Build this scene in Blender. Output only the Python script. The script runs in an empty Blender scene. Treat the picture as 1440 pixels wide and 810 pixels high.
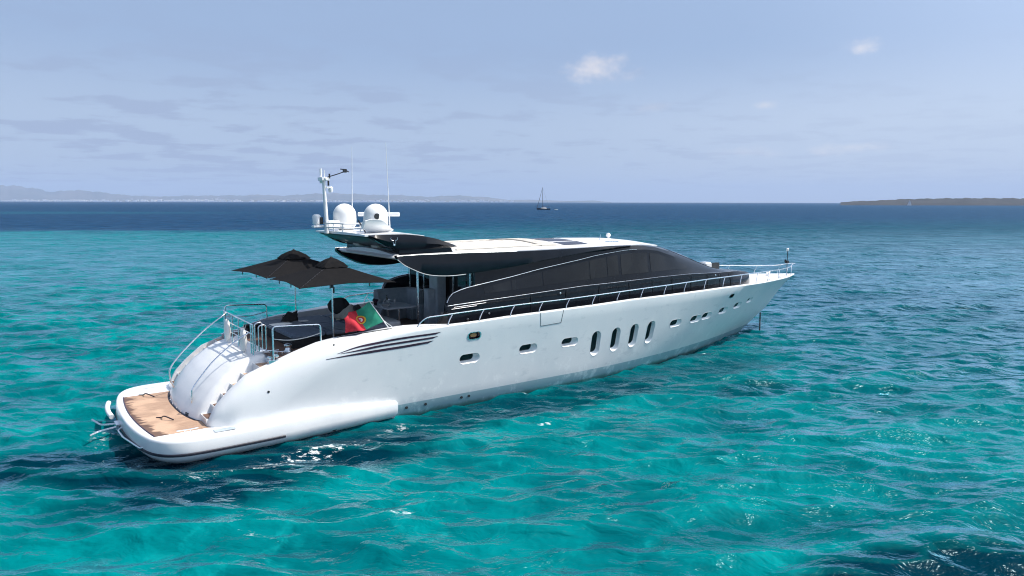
import bpy, bmesh, math, random
import numpy as np
from mathutils import Matrix, Vector
R = math.radians
random.seed(7)
rng = np.random.default_rng(11)
scn = bpy.context.scene
COL = scn.collection

# ------------------------------------------------------------------ camera
CAMH = 6.9
PITCH = math.atan(120.9 / 1000)
cd = bpy.data.cameras.new('camera')
cam = bpy.data.objects.new('camera', cd)
COL.objects.link(cam)
cd.sensor_width = 36.0
cd.lens = 25.0
cd.clip_start = 0.1
cd.clip_end = 30000
cam.matrix_world = Matrix.Translation((0, 0, CAMH)) @ Matrix.Rotation(R(90) - PITCH, 4, 'X') @ Matrix.Rotation(0.0018, 4, 'Z')
scn.camera = cam

# ------------------------------------------------------------------ light
SUN_EL, SUN_AZ = 58.5, 87.0            # azimuth clockwise from the view direction
sd = Vector((math.sin(R(SUN_AZ)) * math.cos(R(SUN_EL)), math.cos(R(SUN_AZ)) * math.cos(R(SUN_EL)), math.sin(R(SUN_EL))))
ld = bpy.data.lights.new('sun', 'SUN')
ld.energy = 4.4
ld.angle = R(0.53)
ld.color = (1.0, 0.955, 0.89)
sun = bpy.data.objects.new('sun', ld)
COL.objects.link(sun)
sun.rotation_euler = (-sd).to_track_quat('-Z', 'Y').to_euler()
sun.location = (0, 0, 300)

vs = scn.view_settings
vs.view_transform = 'Standard'
vs.look = 'None'
vs.exposure = 0.25
vs.gamma = 1.0
vs.use_curve_mapping = False
scn.render.engine = 'CYCLES'
scn.cycles.use_denoising = True
scn.cycles.filter_width = 1.1
scn.cycles.max_bounces = 8
scn.cycles.diffuse_bounces = 3
scn.cycles.glossy_bounces = 3
scn.cycles.transmission_bounces = 4
scn.cycles.transparent_max_bounces = 8
scn.cycles.volume_bounces = 0
scn.cycles.caustics_reflective = False
scn.cycles.caustics_refractive = False
scn.cycles.sample_clamp_indirect = 6.0


# ------------------------------------------------------------------ node helper
class NT:
    def __init__(s, tree):
        s.t = tree
        s.n = tree.nodes
        s.l = tree.links

    def put(s, sock, v):
        if isinstance(v, bpy.types.NodeSocket):
            s.l.new(v, sock)
        else:
            if sock.type == 'RGBA' and len(v) == 3:
                v = (*v, 1)
            sock.default_value = v

    def node(s, typ, ins=None, out=0, **kw):
        n = s.n.new(typ)
        for k, v in kw.items():
            setattr(n, k, v)
        for k, v in (ins or {}).items():
            s.put(n.inputs[k], v)
        return n.outputs[out]

    def m(s, op, a, b=0.0, c=0.0, clamp=False):
        n = s.n.new('ShaderNodeMath')
        n.operation = op
        n.use_clamp = clamp
        for i, v in enumerate((a, b, c)):
            s.put(n.inputs[i], v)
        return n.outputs[0]

    def mix(s, f, a, b, mode='MIX'):
        n = s.n.new('ShaderNodeMix')
        n.data_type = 'RGBA'
        n.blend_type = mode
        s.put(n.inputs[0], f)
        s.put(n.inputs[6], a)
        s.put(n.inputs[7], b)
        return n.outputs[2]

    def ramp(s, v, lo, hi, a=0.0, b=1.0):
        n = s.n.new('ShaderNodeMapRange')
        n.interpolation_type = 'SMOOTHSTEP'
        n.clamp = True
        for i, x in enumerate((v, lo, hi, a, b)):
            s.put(n.inputs[i], x)
        return n.outputs[0]

    def noise(s, vec, scale, detail=3, rough=0.55, out=0, dist=0.0):
        return s.node('ShaderNodeTexNoise', {'Vector': vec, 'Scale': scale, 'Detail': detail, 'Roughness': rough, 'Distortion': dist}, out)

    def sep(s, v):
        n = s.n.new('ShaderNodeSeparateXYZ')
        s.put(n.inputs[0], v)
        return n.outputs

    def comb(s, x, y, z):
        return s.node('ShaderNodeCombineXYZ', {0: x, 1: y, 2: z})

    def mapping(s, v, scale=(1, 1, 1), rot=(0, 0, 0), loc=(0, 0, 0)):
        return s.node('ShaderNodeMapping', {'Vector': v, 'Scale': scale, 'Rotation': rot, 'Location': loc})


# ------------------------------------------------------------------ sky
world = bpy.data.worlds.new('World')
scn.world = world
world.use_nodes = True
w = NT(world.node_tree)
w.n.clear()
sky = w.n.new('ShaderNodeTexSky')
sky.sky_type = 'NISHITA'
sky.sun_disc = False
sky.sun_elevation = R(SUN_EL)
sky.sun_rotation = R(SUN_AZ)
sky.altitude = 0
sky.air_density = 1.0
sky.dust_density = 2.0
sky.ozone_density = 1.5
dirv = w.node('ShaderNodeTexCoord', out=0)
dx, dy, dz = w.sep(dirv)
dzc = w.m('MAXIMUM', dz, 0.0)
# cloud layer: flat sheet seen in perspective
den = w.m('ADD', dzc, 0.07)
cu = w.m('DIVIDE', dx, den)
cv = w.m('DIVIDE', dy, den)
cuv = w.comb(cu, cv, 0.0)
n1 = w.noise(cuv, 1.75, 7, 0.58, dist=0.1)
n2 = w.noise(w.mapping(cuv, loc=(7.3, 2.1, 0)), 0.30, 2, 0.5)
thr = w.m('ADD', w.m('MULTIPLY', n1, 0.72), w.m('MULTIPLY', n2, 0.28))
leftw = w.ramp(dx, 0.55, -0.35)
elev = w.m('MULTIPLY', w.ramp(dz, 0.006, 0.03), w.ramp(dz, 0.26, 0.08))
grey = w.m('MULTIPLY', w.m('MULTIPLY', w.ramp(thr, 0.488, 0.575), elev), w.m('ADD', 0.25, w.m('MULTIPLY', leftw, 0.75)))


def cloud_at(px, py, sx, sy, strength, seed):
    u, v = (px - 720) / 1000, (py - 405) / 1000
    d = Vector((u, math.cos(PITCH) - v * math.sin(PITCH), -math.sin(PITCH) - v * math.cos(PITCH))).normalized()
    a = w.m('DIVIDE', w.m('SUBTRACT', dx, d.x), sx)
    b = w.m('DIVIDE', w.m('SUBTRACT', dz, d.z), sy)
    rr = w.m('SQRT', w.m('ADD', w.m('MULTIPLY', a, a), w.m('MULTIPLY', b, b)))
    nn = w.noise(w.mapping(dirv, scale=(1, 1, 1.6), loc=(seed, 0, 0)), 26.0, 5, 0.6)
    return w.m('MULTIPLY', w.ramp(w.m('ADD', rr, w.m('MULTIPLY', w.m('SUBTRACT', nn, 0.5), 2.6)), 1.0, -0.35), strength)


whites = [cloud_at(836, 100, 0.066, 0.026, 0.72, 1.0), cloud_at(1210, 66, 0.025, 0.013, 0.6, 4.0),
          cloud_at(1074, 147, 0.016, 0.008, 0.4, 9.0), cloud_at(1192, 206, 0.05, 0.011, 0.5, 13.0),
          cloud_at(915, 152, 0.03, 0.010, 0.25, 17.0), cloud_at(1040, 214, 0.05, 0.010, 0.25, 21.0)]
wsum = whites[0]
for x in whites[1:]:
    wsum = w.m('MAXIMUM', wsum, x)
# thin summer haze high in the air whitens the clear sky
skyc = w.mix(0.0, sky.outputs[0], sky.outputs[0])
veil_top = w.mix(w.ramp(dx, 0.25, 0.65), (3.05, 4.15, 6.2), (3.8, 4.85, 6.9))
veil_low = w.mix(w.ramp(dx, -0.1, 0.5), (3.95, 4.95, 6.7), (4.75, 5.65, 7.25))
veil = w.mix(w.ramp(dz, 0.21, 0.09), veil_top, veil_low)
sdot = w.node('ShaderNodeVectorMath', {0: dirv, 1: tuple(sd)}, operation='DOT_PRODUCT', out=1)
aur = w.m('ADD', 1.0, w.m('MULTIPLY', w.m('POWER', w.m('MAXIMUM', sdot, 0.0), 4.0), 2.2))  # brightens the sky around the sun to add fill on the starboard hull
skyc = w.mix(w.ramp(dz, 0.60, 0.27, 0.15, 0.86), skyc, veil)
skyc = w.mix(w.m('MULTIPLY', grey, 0.58), skyc, (2.75, 3.35, 5.0))
skyc = w.mix(wsum, skyc, (7.6, 7.2, 7.3))
skyc = w.mix(1.0, skyc, w.comb(aur, aur, w.m('POWER', aur, 0.9)), 'MULTIPLY')
bg = w.n.new('ShaderNodeBackground')
w.put(bg.inputs[0], skyc)
bg.inputs[1].default_value = 0.10
wo = w.n.new('ShaderNodeOutputWorld')
w.l.new(bg.outputs[0], wo.inputs[0])


# ------------------------------------------------------------------ materials
def mat(name, color, rough=0.5, metal=0.0, coat=0.0, spec=0.5, fn=None):
    m = bpy.data.materials.new(name)
    m.use_nodes = True
    t = NT(m.node_tree)
    p = m.node_tree.nodes['Principled BSDF']
    p.inputs['Base Color'].default_value = (*color, 1)
    p.inputs['Roughness'].default_value = rough
    p.inputs['Metallic'].default_value = metal
    p.inputs['Coat Weight'].default_value = coat
    p.inputs['Coat Roughness'].default_value = 0.04
    p.inputs['Specular IOR Level'].default_value = spec
    if fn:
        fn(t, p)
    return m


def obj_pos(t):
    return t.node('ShaderNodeTexCoord', out=3)


def mottled(c1, c2, scale, detail=4, bump=0.0, rough=None, stretch=(1, 1, 1)):
    def fn(t, p):
        v = t.mapping(obj_pos(t), scale=stretch)
        n = t.noise(v, scale, detail, 0.6)
        t.put(p.inputs['Base Color'], t.mix(t.ramp(n, 0.3, 0.7), c1, c2))
        if bump:
            b = t.n.new('ShaderNodeBump')
            b.inputs['Strength'].default_value = bump
            b.inputs['Distance'].default_value = 0.02
            t.put(b.inputs['Height'], t.noise(v, scale * 4, 3))
            t.l.new(b.outputs[0], p.inputs['Normal'])
        if rough:
            t.put(p.inputs['Roughness'], t.ramp(t.noise(v, scale * 2, 3), 0.3, 0.7, rough[0], rough[1]))
    return fn


def hull_fn(t, p):
    v = obj_pos(t)
    x, y, z = t.sep(v)
    streak = t.noise(t.mapping(v, scale=(0.5, 1, 0.35)), 1.0, 5, 0.6)
    base = t.mix(t.ramp(streak, 0.35, 0.7), (0.725, 0.745, 0.76), (0.795, 0.80, 0.805))
    salt = t.noise(t.mapping(v, scale=(1, 1, 0.8)), 2.2, 6, 0.7)
    low = t.ramp(z, 2.3, 0.5)
    base = t.mix(t.m('MULTIPLY', t.ramp(salt, 0.54, 0.66), t.m('MULTIPLY', low, 0.9)), base, (0.86, 0.87, 0.87))
    scuff = t.noise(t.mapping(v, scale=(1.0, 1, 2.2)), 1.5, 5, 0.6)
    base = t.mix(t.m('MULTIPLY', t.ramp(scuff, 0.58, 0.70), 0.28), base, (0.42, 0.46, 0.5))
    anti = t.mix(t.ramp(salt, 0.5, 0.7), (0.30, 0.44, 0.49), (0.56, 0.68, 0.71))
    # thin growth right at the water
    weed = t.m('MULTIPLY', t.ramp(t.m('ADD', z, t.m('MULTIPLY', salt, 0.25)), 0.26, 0.10), 0.8)
    anti = t.mix(weed, anti, (0.05, 0.13, 0.11))
    # quarters painted greyer than the topsides to hold down their sunlit white
    quarter_dim = t.m('MULTIPLY', t.ramp(x, 6.2, 3.4), 1.0)
    base = t.mix(t.m('MULTIPLY', quarter_dim, 0.85), base, (0.66, 0.68, 0.70))
    base = t.mix(t.m('GREATER_THAN', z, 0.415), anti, base)
    t.put(p.inputs['Base Color'], base)
    t.put(p.inputs['Roughness'], t.ramp(streak, 0.3, 0.7, 0.28, 0.40))


def teak_fn(c1, c2, line, axis=1, wet=False):
    def fn(t, p):
        v = obj_pos(t)
        s = t.sep(v)
        n = t.noise(t.mapping(v, scale=(1.5, 14, 1) if axis == 1 else (14, 1.5, 1)), 1.6, 4, 0.6)
        c = t.mix(t.ramp(n, 0.3, 0.7), c1, c2)
        big = t.noise(v, 1.3, 3, 0.5)
        c = t.mix(t.m('MULTIPLY', t.ramp(big, 0.45, 0.65), 0.55), c, tuple(min(1, k * 1.5) for k in c2))
        fr = t.m('FRACT', t.m('MULTIPLY', s[axis], 1 / 0.07))
        c = t.mix(t.m('MULTIPLY', t.m('LESS_THAN', fr, 0.10), 0.6), c, line)
        if wet:
            nb = t.noise(t.mapping(v, scale=(0.3, 2.6, 1)), 1.5, 2, 0.6)
            edge = t.m('SUBTRACT', s[0], t.m('MULTIPLY', t.m('MULTIPLY', s[1], s[1]), 0.05))
            f = t.m('MULTIPLY', t.ramp(t.m('ADD', edge, t.m('MULTIPLY', nb, -0.9)), -0.36, -0.44), 0.85)
            c = t.mix(f, c, (0.07, 0.035, 0.025))
        t.put(p.inputs['Base Color'], c)
    return fn


def fabric_fn(c1, c2, sc=60):
    return mottled(c1, c2, sc, 3, 0.25)


M = {
    'white': mat('white_gelcoat', (0.80, 0.81, 0.82), 0.28, coat=0.3, fn=mottled((0.77, 0.78, 0.79), (0.83, 0.83, 0.83), 1.7)),
    'hull': mat('pearl_hull_paint', (0.66, 0.69, 0.72), 0.3, coat=0.12, fn=hull_fn),
    'black': mat('black_gloss_paint', (0.006, 0.008, 0.012), 0.10, coat=0.04, spec=0.22, fn=mottled((0.005, 0.007, 0.011), (0.008, 0.010, 0.015), 1.2, rough=(0.09, 0.16))),
    'dark': mat('dark_trim', (0.012, 0.012, 0.014), 0.45),
    'glass': mat('tinted_glass', (0.016, 0.017, 0.020), 0.03, spec=0.32, fn=mottled((0.003, 0.004, 0.006), (0.015, 0.016, 0.018), 0.55, 3, stretch=(1.0, 1, 0.8))),
    'port_glass': mat('porthole_glass', (0.008, 0.016, 0.018), 0.08, spec=0.15, fn=mottled((0.004, 0.010, 0.012), (0.014, 0.026, 0.028), 3.0)),
    'chrome': mat('polished_steel', (0.84, 0.85, 0.86), 0.2, 1.0, fn=mottled((0.80, 0.81, 0.82), (0.88, 0.88, 0.89), 6, rough=(0.14, 0.30))),
    'teak': mat('bleached_teak', (0.42, 0.26, 0.15), 0.6, fn=teak_fn((0.33, 0.205, 0.135), (0.45, 0.30, 0.205), (0.07, 0.045, 0.03), 1, True)),
    'teak_dark': mat('oiled_teak', (0.13, 0.07, 0.045), 0.6, fn=teak_fn((0.10, 0.05, 0.035), (0.15, 0.08, 0.05), (0.02, 0.015, 0.012), 1)),
    'nonskid': mat('nonskid_deck', (0.72, 0.73, 0.73), 0.6, fn=mottled((0.68, 0.69, 0.70), (0.75, 0.75, 0.75), 14, 3, 0.2)),
    'charcoal': mat('charcoal_cloth', (0.012, 0.012, 0.0135), 0.9, spec=0.08, fn=fabric_fn((0.008, 0.008, 0.009), (0.012, 0.0115, 0.012), 9)),
    'navy': mat('navy_upholstery', (0.12, 0.15, 0.20), 0.7, fn=fabric_fn((0.105, 0.135, 0.185), (0.145, 0.18, 0.23), 7)),
    'navy_light': mat('slate_upholstery', (0.10, 0.13, 0.16), 0.7, fn=fabric_fn((0.09, 0.12, 0.15), (0.13, 0.16, 0.19), 8)),
    'blackcloth': mat('black_cloth', (0.010, 0.010, 0.012), 0.85, fn=fabric_fn((0.008, 0.008, 0.010), (0.016, 0.016, 0.018), 8)),
    'beige': mat('beige_cloth', (0.42, 0.38, 0.31), 0.9, fn=fabric_fn((0.36, 0.33, 0.27), (0.50, 0.46, 0.38), 7)),
    'paleseat': mat('pale_leather', (0.46, 0.47, 0.48), 0.5, fn=mottled((0.42, 0.43, 0.45), (0.52, 0.52, 0.52), 5)),
    'greyseat': mat('grey_leather', (0.36, 0.42, 0.47), 0.5, fn=mottled((0.32, 0.38, 0.43), (0.41, 0.47, 0.52), 5)),
    'tabletop': mat('lacquer_table', (0.52, 0.54, 0.58), 0.25, fn=mottled((0.48, 0.50, 0.54), (0.56, 0.58, 0.61), 3)),
    'purple': mat('aubergine_vent', (0.035, 0.012, 0.030), 0.35, fn=mottled((0.03, 0.01, 0.026), (0.045, 0.016, 0.038), 4)),
    'rubber': mat('navy_rubber', (0.010, 0.010, 0.022), 0.5),
    'beige_panel': mat('beige_sunroof', (0.50, 0.47, 0.42), 0.55, fn=mottled((0.46, 0.43, 0.38), (0.54, 0.51, 0.46), 6)),
    'solar': mat('solar_cell', (0.03, 0.03, 0.045), 0.25, spec=0.25, fn=mottled((0.022, 0.022, 0.035), (0.045, 0.042, 0.055), 5)),
    'amber': mat('amber_lens', (0.62, 0.30, 0.12), 0.2),
    'flaggreen': mat('green_bunting', (0.012, 0.22, 0.14), 0.8, fn=mottled((0.010, 0.19, 0.12), (0.02, 0.27, 0.17), 5)),
    'flagred': mat('red_bunting', (0.48, 0.012, 0.028), 0.8, fn=mottled((0.42, 0.010, 0.022), (0.55, 0.02, 0.04), 5)),
    'flagyellow': mat('yellow_bunting', (0.62, 0.42, 0.03), 0.8),
    'flagwhite': mat('white_bunting', (0.75, 0.75, 0.75), 0.8),
    'rope': mat('galvanised_chain', (0.04, 0.045, 0.05), 0.6),
    'sailcloth': mat('dark_sail_cover', (0.05, 0.055, 0.09), 0.8),
    'navyhull': mat('navy_boat_hull', (0.012, 0.016, 0.03), 0.3),
    'bronze': mat('bronze_bottle_glass', (0.02, 0.03, 0.015), 0.1),
    'cream': mat('cream_nonskid', (0.62, 0.58, 0.52), 0.6, fn=mottled((0.58, 0.54, 0.48), (0.66, 0.62, 0.56), 6)),
    'dome': mat('dome_gelcoat', (0.80, 0.80, 0.79), 0.35, fn=mottled((0.77, 0.77, 0.76), (0.82, 0.82, 0.81), 3)),
}

# ------------------------------------------------------------------ boat frame
ORG = Vector((-11.267, 20.477, 0.0))
ROT = R(90 - 53.9)
BOATM = Matrix.Translation(ORG) @ Matrix.Rotation(ROT, 4, 'Z')


def lerp(a, b, t):
    return a + (b - a) * t


def itp(x, xs, ys):
    return float(np.interp(x, xs, ys))


def spl(pts, n=6, closed=False):
    """Catmull-Rom through the points"""
    P = [Vector(p) for p in pts]
    if len(P) < 3:
        return P
    out = []
    N = len(P)
    for i in range(N if closed else N - 1):
        p1, p2 = P[i], P[(i + 1) % N]
        p0 = P[(i - 1) % N] if closed or i > 0 else p1 * 2 - p2
        p3 = P[(i + 2) % N] if closed or i + 2 < N else p2 * 2 - p1
        for k in range(n):
            t = k / n
            out.append(0.5 * ((2 * p1) + (p2 - p0) * t + (2 * p0 - 5 * p1 + 4 * p2 - p3) * t * t + (3 * p1 - p0 - 3 * p2 + p3) * t ** 3))
    if not closed:
        out.append(P[-1])
    return out


def rnd_path(pts, r=0.1, n=4):
    """polyline with rounded corners"""
    P = [Vector(p) for p in pts]
    out = [P[0]]
    for i in range(1, len(P) - 1):
        a, b, c = P[i - 1], P[i], P[i + 1]
        ra = min(r, (a - b).length * 0.45)
        rb = min(r, (c - b).length * 0.45)
        s = b + (a - b).normalized() * ra
        e = b + (c - b).normalized() * rb
        for k in range(n + 1):
            t = k / n
            out.append(s * (1 - t) ** 2 + b * 2 * t * (1 - t) + e * t * t)
    out.append(P[-1])
    return out


class G:
    """collects geometry in boat coordinates (x forward, y to starboard, z up)"""

    def __init__(s):
        s.v, s.f, s.mi = [], [], []
        s.cur = 0

    def add(s, vs_, fs):
        o = len(s.v)
        s.v += [tuple(p) for p in vs_]
        s.f += [tuple(i + o for i in f) for f in fs]
        s.mi += [s.cur] * len(fs)
        return s

    def box(s, x0, x1, y0, y1, z0, z1):
        vs_ = [(x, y, z) for x in (x0, x1) for y in (y0, y1) for z in (z0, z1)]
        return s.add(vs_, [(0, 1, 3, 2), (4, 6, 7, 5), (0, 4, 5, 1), (2, 3, 7, 6), (0, 2, 6, 4), (1, 5, 7, 3)])

    def loft(s, rings, closed=True, caps=True):
        n = len(rings[0])
        vs_ = [p for r in rings for p in r]
        fs = []
        for i in range(len(rings) - 1):
            for j in range(n if closed else n - 1):
                a, b = i * n + j, i * n + (j + 1) % n
                fs.append((a, b, b + n, a + n))
        if caps and closed:
            fs.append(tuple(range(n)))
            fs.append(tuple(range((len(rings) - 1) * n, len(rings) * n)))
        return s.add(vs_, fs)

    def tube(s, pts, r, n=8, r2=None):
        P = [Vector(p) for p in pts]
        rings = []
        up = None
        for i, p in enumerate(P):
            d = (P[min(i + 1, len(P) - 1)] - P[max(i - 1, 0)])
            if d.length < 1e-9:
                d = Vector((0, 0, 1))
            d.normalize()
            if up is None:
                up = Vector((0, 0, 1)) if abs(d.z) < 0.9 else Vector((1, 0, 0))
            a = d.cross(up)
            if a.length < 1e-6:
                a = d.orthogonal()
            a.normalize()
            b = a.cross(d)
            up = b
            rr = r if r2 is None else lerp(r, r2, i / max(1, len(P) - 1))
            rings.append([p + a * (rr * math.cos(2 * math.pi * k / n)) + b * (rr * math.sin(2 * math.pi * k / n)) for k in range(n)])
        return s.loft(rings)

    def lathe(s, prof, c, n=24, axis='z', sy=1.0):
        rings = []
        for r, h in prof:
            ring = []
            for k in range(n):
                a = 2 * math.pi * k / n
                u, v = r * math.cos(a), r * math.sin(a) * sy
                d = {'z': (u, v, h), 'x': (h, u, v), 'y': (u, h, v)}[axis]
                ring.append((c[0] + d[0], c[1] + d[1], c[2] + d[2]))
            rings.append(ring)
        return s.loft(rings)

    def prism(s, poly, vec):
        a = [Vector(p) for p in poly]
        b = [p + Vector(vec) for p in a]
        return s.loft([a, b])

    def grid(s, fn, nu, nv, thick=None):
        vs_ = [fn(i / nu, j / nv) for i in range(nu + 1) for j in range(nv + 1)]
        fs = []
        for i in range(nu):
            for j in range(nv):
                a = i * (nv + 1) + j
                fs.append((a, a + 1, a + nv + 2, a + nv + 1))
        return s.add(vs_, fs)

    def mirror(s):
        n = len(s.v)
        s.v += [(x, -y, z) for x, y, z in s.v]
        s.f += [tuple(i + n for i in f) for f in s.f]
        s.mi += list(s.mi)
        return s


def build(name, g, m, parent=None, origin=(0, 0, 0), smooth=35, bevel=0.0, solid=0.0, local=True, bevseg=2):
    """one mesh object from the collected geometry"""
    o0 = Vector(origin)
    if local:
        vs_ = [(p[0] - o0.x, -(p[1] - o0.y), p[2] - o0.z) for p in g.v]
    else:
        vs_ = [(p[0] - o0.x, p[1] - o0.y, p[2] - o0.z) for p in g.v]
    me = bpy.data.meshes.new(name)
    me.from_pydata(vs_, [], g.f)
    ms = m if isinstance(m, (list, tuple)) else [m]
    for x in ms:
        me.materials.append(M[x] if isinstance(x, str) else x)
    if len(ms) > 1:
        for p, i in zip(me.polygons, g.mi):
            p.material_index = i
    bm = bmesh.new()
    bm.from_mesh(me)
    bmesh.ops.remove_doubles(bm, verts=bm.verts, dist=1e-5)
    bmesh.ops.dissolve_degenerate(bm, edges=bm.edges, dist=1e-6)
    if solid:
        bmesh.ops.recalc_face_normals(bm, faces=bm.faces)
        bmesh.ops.solidify(bm, geom=bm.faces[:], thickness=solid)
    bmesh.ops.recalc_face_normals(bm, faces=bm.faces)
    if bevel:
        es = [e for e in bm.edges if len(e.link_faces) == 2 and e.calc_face_angle(0) > R(40)]
        bmesh.ops.bevel(bm, geom=es, offset=bevel, segments=bevseg, affect='EDGES', clamp_overlap=True)
    bm.to_mesh(me)
    bm.free()
    if smooth:
        for p in me.polygons:
            p.use_smooth = True
        me.set_sharp_from_angle(angle=R(smooth))
    o = bpy.data.objects.new(name, me)
    COL.objects.link(o)
    if parent is not None:
        o.parent = parent
    return o


def tag(o, label=None, cat=None, group=None, kind=None):
    for k, v in (('label', label), ('category', cat), ('group', group), ('kind', kind)):
        if v:
            o[k] = v
    return o


def thing(name, label, cat, loc=(0, 0, 0), group=None):
    """empty at the base of a thing that stands on the yacht; loc in boat coordinates"""
    o = bpy.data.objects.new(name, None)
    COL.objects.link(o)
    o.empty_display_size = 0.3
    o.matrix_world = BOATM @ Matrix.Translation((loc[0], -loc[1], loc[2]))
    return tag(o, label, cat, group)


def thing_copy(o, loc):
    r = o.copy()
    COL.objects.link(r)
    r.matrix_world = BOATM @ Matrix.Translation((loc[0], -loc[1], loc[2]))
    for ch in list(o.children):
        c = ch.copy()
        COL.objects.link(c)
        c.parent = r
        for g_ in list(ch.children):
            d = g_.copy()
            COL.objects.link(d)
            d.parent = c
    return r


# ================================================================== SEA
def sea():
    def grow(start, step, rate, end):
        out = [start]
        d = step
        while out[-1] < end:
            out.append(out[-1] + d)
            d *= 1 + rate
        return out
    xp = grow(26, 0.11, 0.015, 21000)
    xs = np.array([-v for v in xp[::-1]] + list(np.arange(-26 + 0.11, 26, 0.11)) + xp)
    yb = grow(10, 0.12, 0.06, 400)
    ys = np.array([20 - v for v in yb[::-1]] + [10.0] + grow(10.07, 0.07, 0.0068, 20000)[0:])
    ys = np.unique(np.round(ys, 5))
    X, Y = np.meshgrid(xs.astype(np.float32), ys.astype(np.float32), indexing='ij')
    ddx = np.gradient(xs)[:, None]
    ddy = np.gradient(ys)[None, :]
    S = np.maximum(ddx + 0 * ddy, (ddy + 0 * ddx) * 0.5).astype(np.float32)
    Z = np.zeros_like(X)
    DX = np.zeros_like(X)
    DY = np.zeros_like(X)
    CR = np.zeros_like(X)
    ncomp = 180
    lam = np.concatenate([np.exp(rng.uniform(np.log(0.34), np.log(7.5), ncomp)), np.exp(rng.uniform(np.log(8), np.log(34), 24))])
    ncomp = len(lam)
    main = np.where(lam > 2.6, R(-68), R(-93))
    ang = main + rng.normal(0, 0.30, ncomp)
    ph = rng.uniform(0, 2 * np.pi, ncomp)
    slope = np.exp(-0.5 * (np.log(lam / 1.0) / 0.85) ** 2) + 0.10
    slope *= SLOPE / np.sqrt((slope ** 2).sum() / 2)
    # wind gusts: patches of livelier and calmer water
    gust = 1 + 0.30 * np.sin(X * 0.031 + 1.3 + 1.2 * np.sin(Y * 0.021)) * np.sin(Y * 0.043 + 0.6 + np.sin(X * 0.017))
    for L, a, p, sl in zip(*(q_.tolist() for q_ in (lam, ang, ph, slope))):
        k = 2 * math.pi / L
        mask = np.clip((L / S - 2.2) / 2.5, 0, 1)
        sel = mask > 0.01
        if not sel.any():
            continue
        cx, cy = math.cos(a), math.sin(a)
        xx, yy = X[sel], Y[sel]
        # slight wobble so that crests are short and bent
        wob = 0.6 * np.sin(0.7 / L * (xx * -cy + yy * cx) * 2 + p * 3)
        th = k * (xx * cx + yy * cy) + p + wob
        am = sl / k * mask[sel] * gust[sel]
        Z[sel] += am * np.cos(th)
        CR[sel] += (am * k) * np.cos(th) * (min(L, 4.0) / 2) ** 0.5
        q = 0.92 * am
        DX[sel] -= q * cx * np.sin(th)
        DY[sel] -= q * cy * np.sin(th)
    nx, ny = len(xs), len(ys)
    curv = CR / (CR.std() + 1e-9) * 0.55
    co = np.stack([X + DX, Y + DY, Z], -1).reshape(-1, 3).astype(np.float32)
    idx = np.arange(nx * ny, dtype=np.int32).reshape(nx, ny)
    q = np.stack([idx[:-1, :-1], idx[1:, :-1], idx[1:, 1:], idx[:-1, 1:]], -1).reshape(-1, 4)
    me = bpy.data.meshes.new('sea')
    me.vertices.add(len(co))
    me.vertices.foreach_set('co', co.ravel())
    me.loops.add(q.size)
    me.loops.foreach_set('vertex_index', q.ravel())
    me.polygons.add(len(q))
    me.polygons.foreach_set('loop_start', np.arange(0, q.size, 4, dtype=np.int32))
    me.polygons.foreach_set('loop_total', np.full(len(q), 4, dtype=np.int32))
    me.polygons.foreach_set('use_smooth', np.ones(len(q), dtype=bool))
    at = me.attributes.new('crest', 'FLOAT', 'POINT')
    at.data.foreach_set('value', curv.reshape(-1).astype(np.float32))
    me.update()
    me.validate()
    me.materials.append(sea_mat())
    o = bpy.data.objects.new('sea', me)
    COL.objects.link(o)
    return tag(o, kind='structure')


def ell(t, x, y, c, r, ang=0.0):
    """soft ellipse on the sea floor, 0 at the centre, 1 at the rim"""
    ca, sa = math.cos(ang), math.sin(ang)
    a = t.m('SUBTRACT', x, c[0])
    b = t.m('SUBTRACT', y, c[1])
    u = t.m('DIVIDE', t.m('ADD', t.m('MULTIPLY', a, ca), t.m('MULTIPLY', b, sa)), r[0])
    v = t.m('DIVIDE', t.m('SUBTRACT', t.m('MULTIPLY', b, ca), t.m('MULTIPLY', a, sa)), r[1])
    return t.m('SQRT', t.m('ADD', t.m('MULTIPLY', u, u), t.m('MULTIPLY', v, v)))


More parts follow.
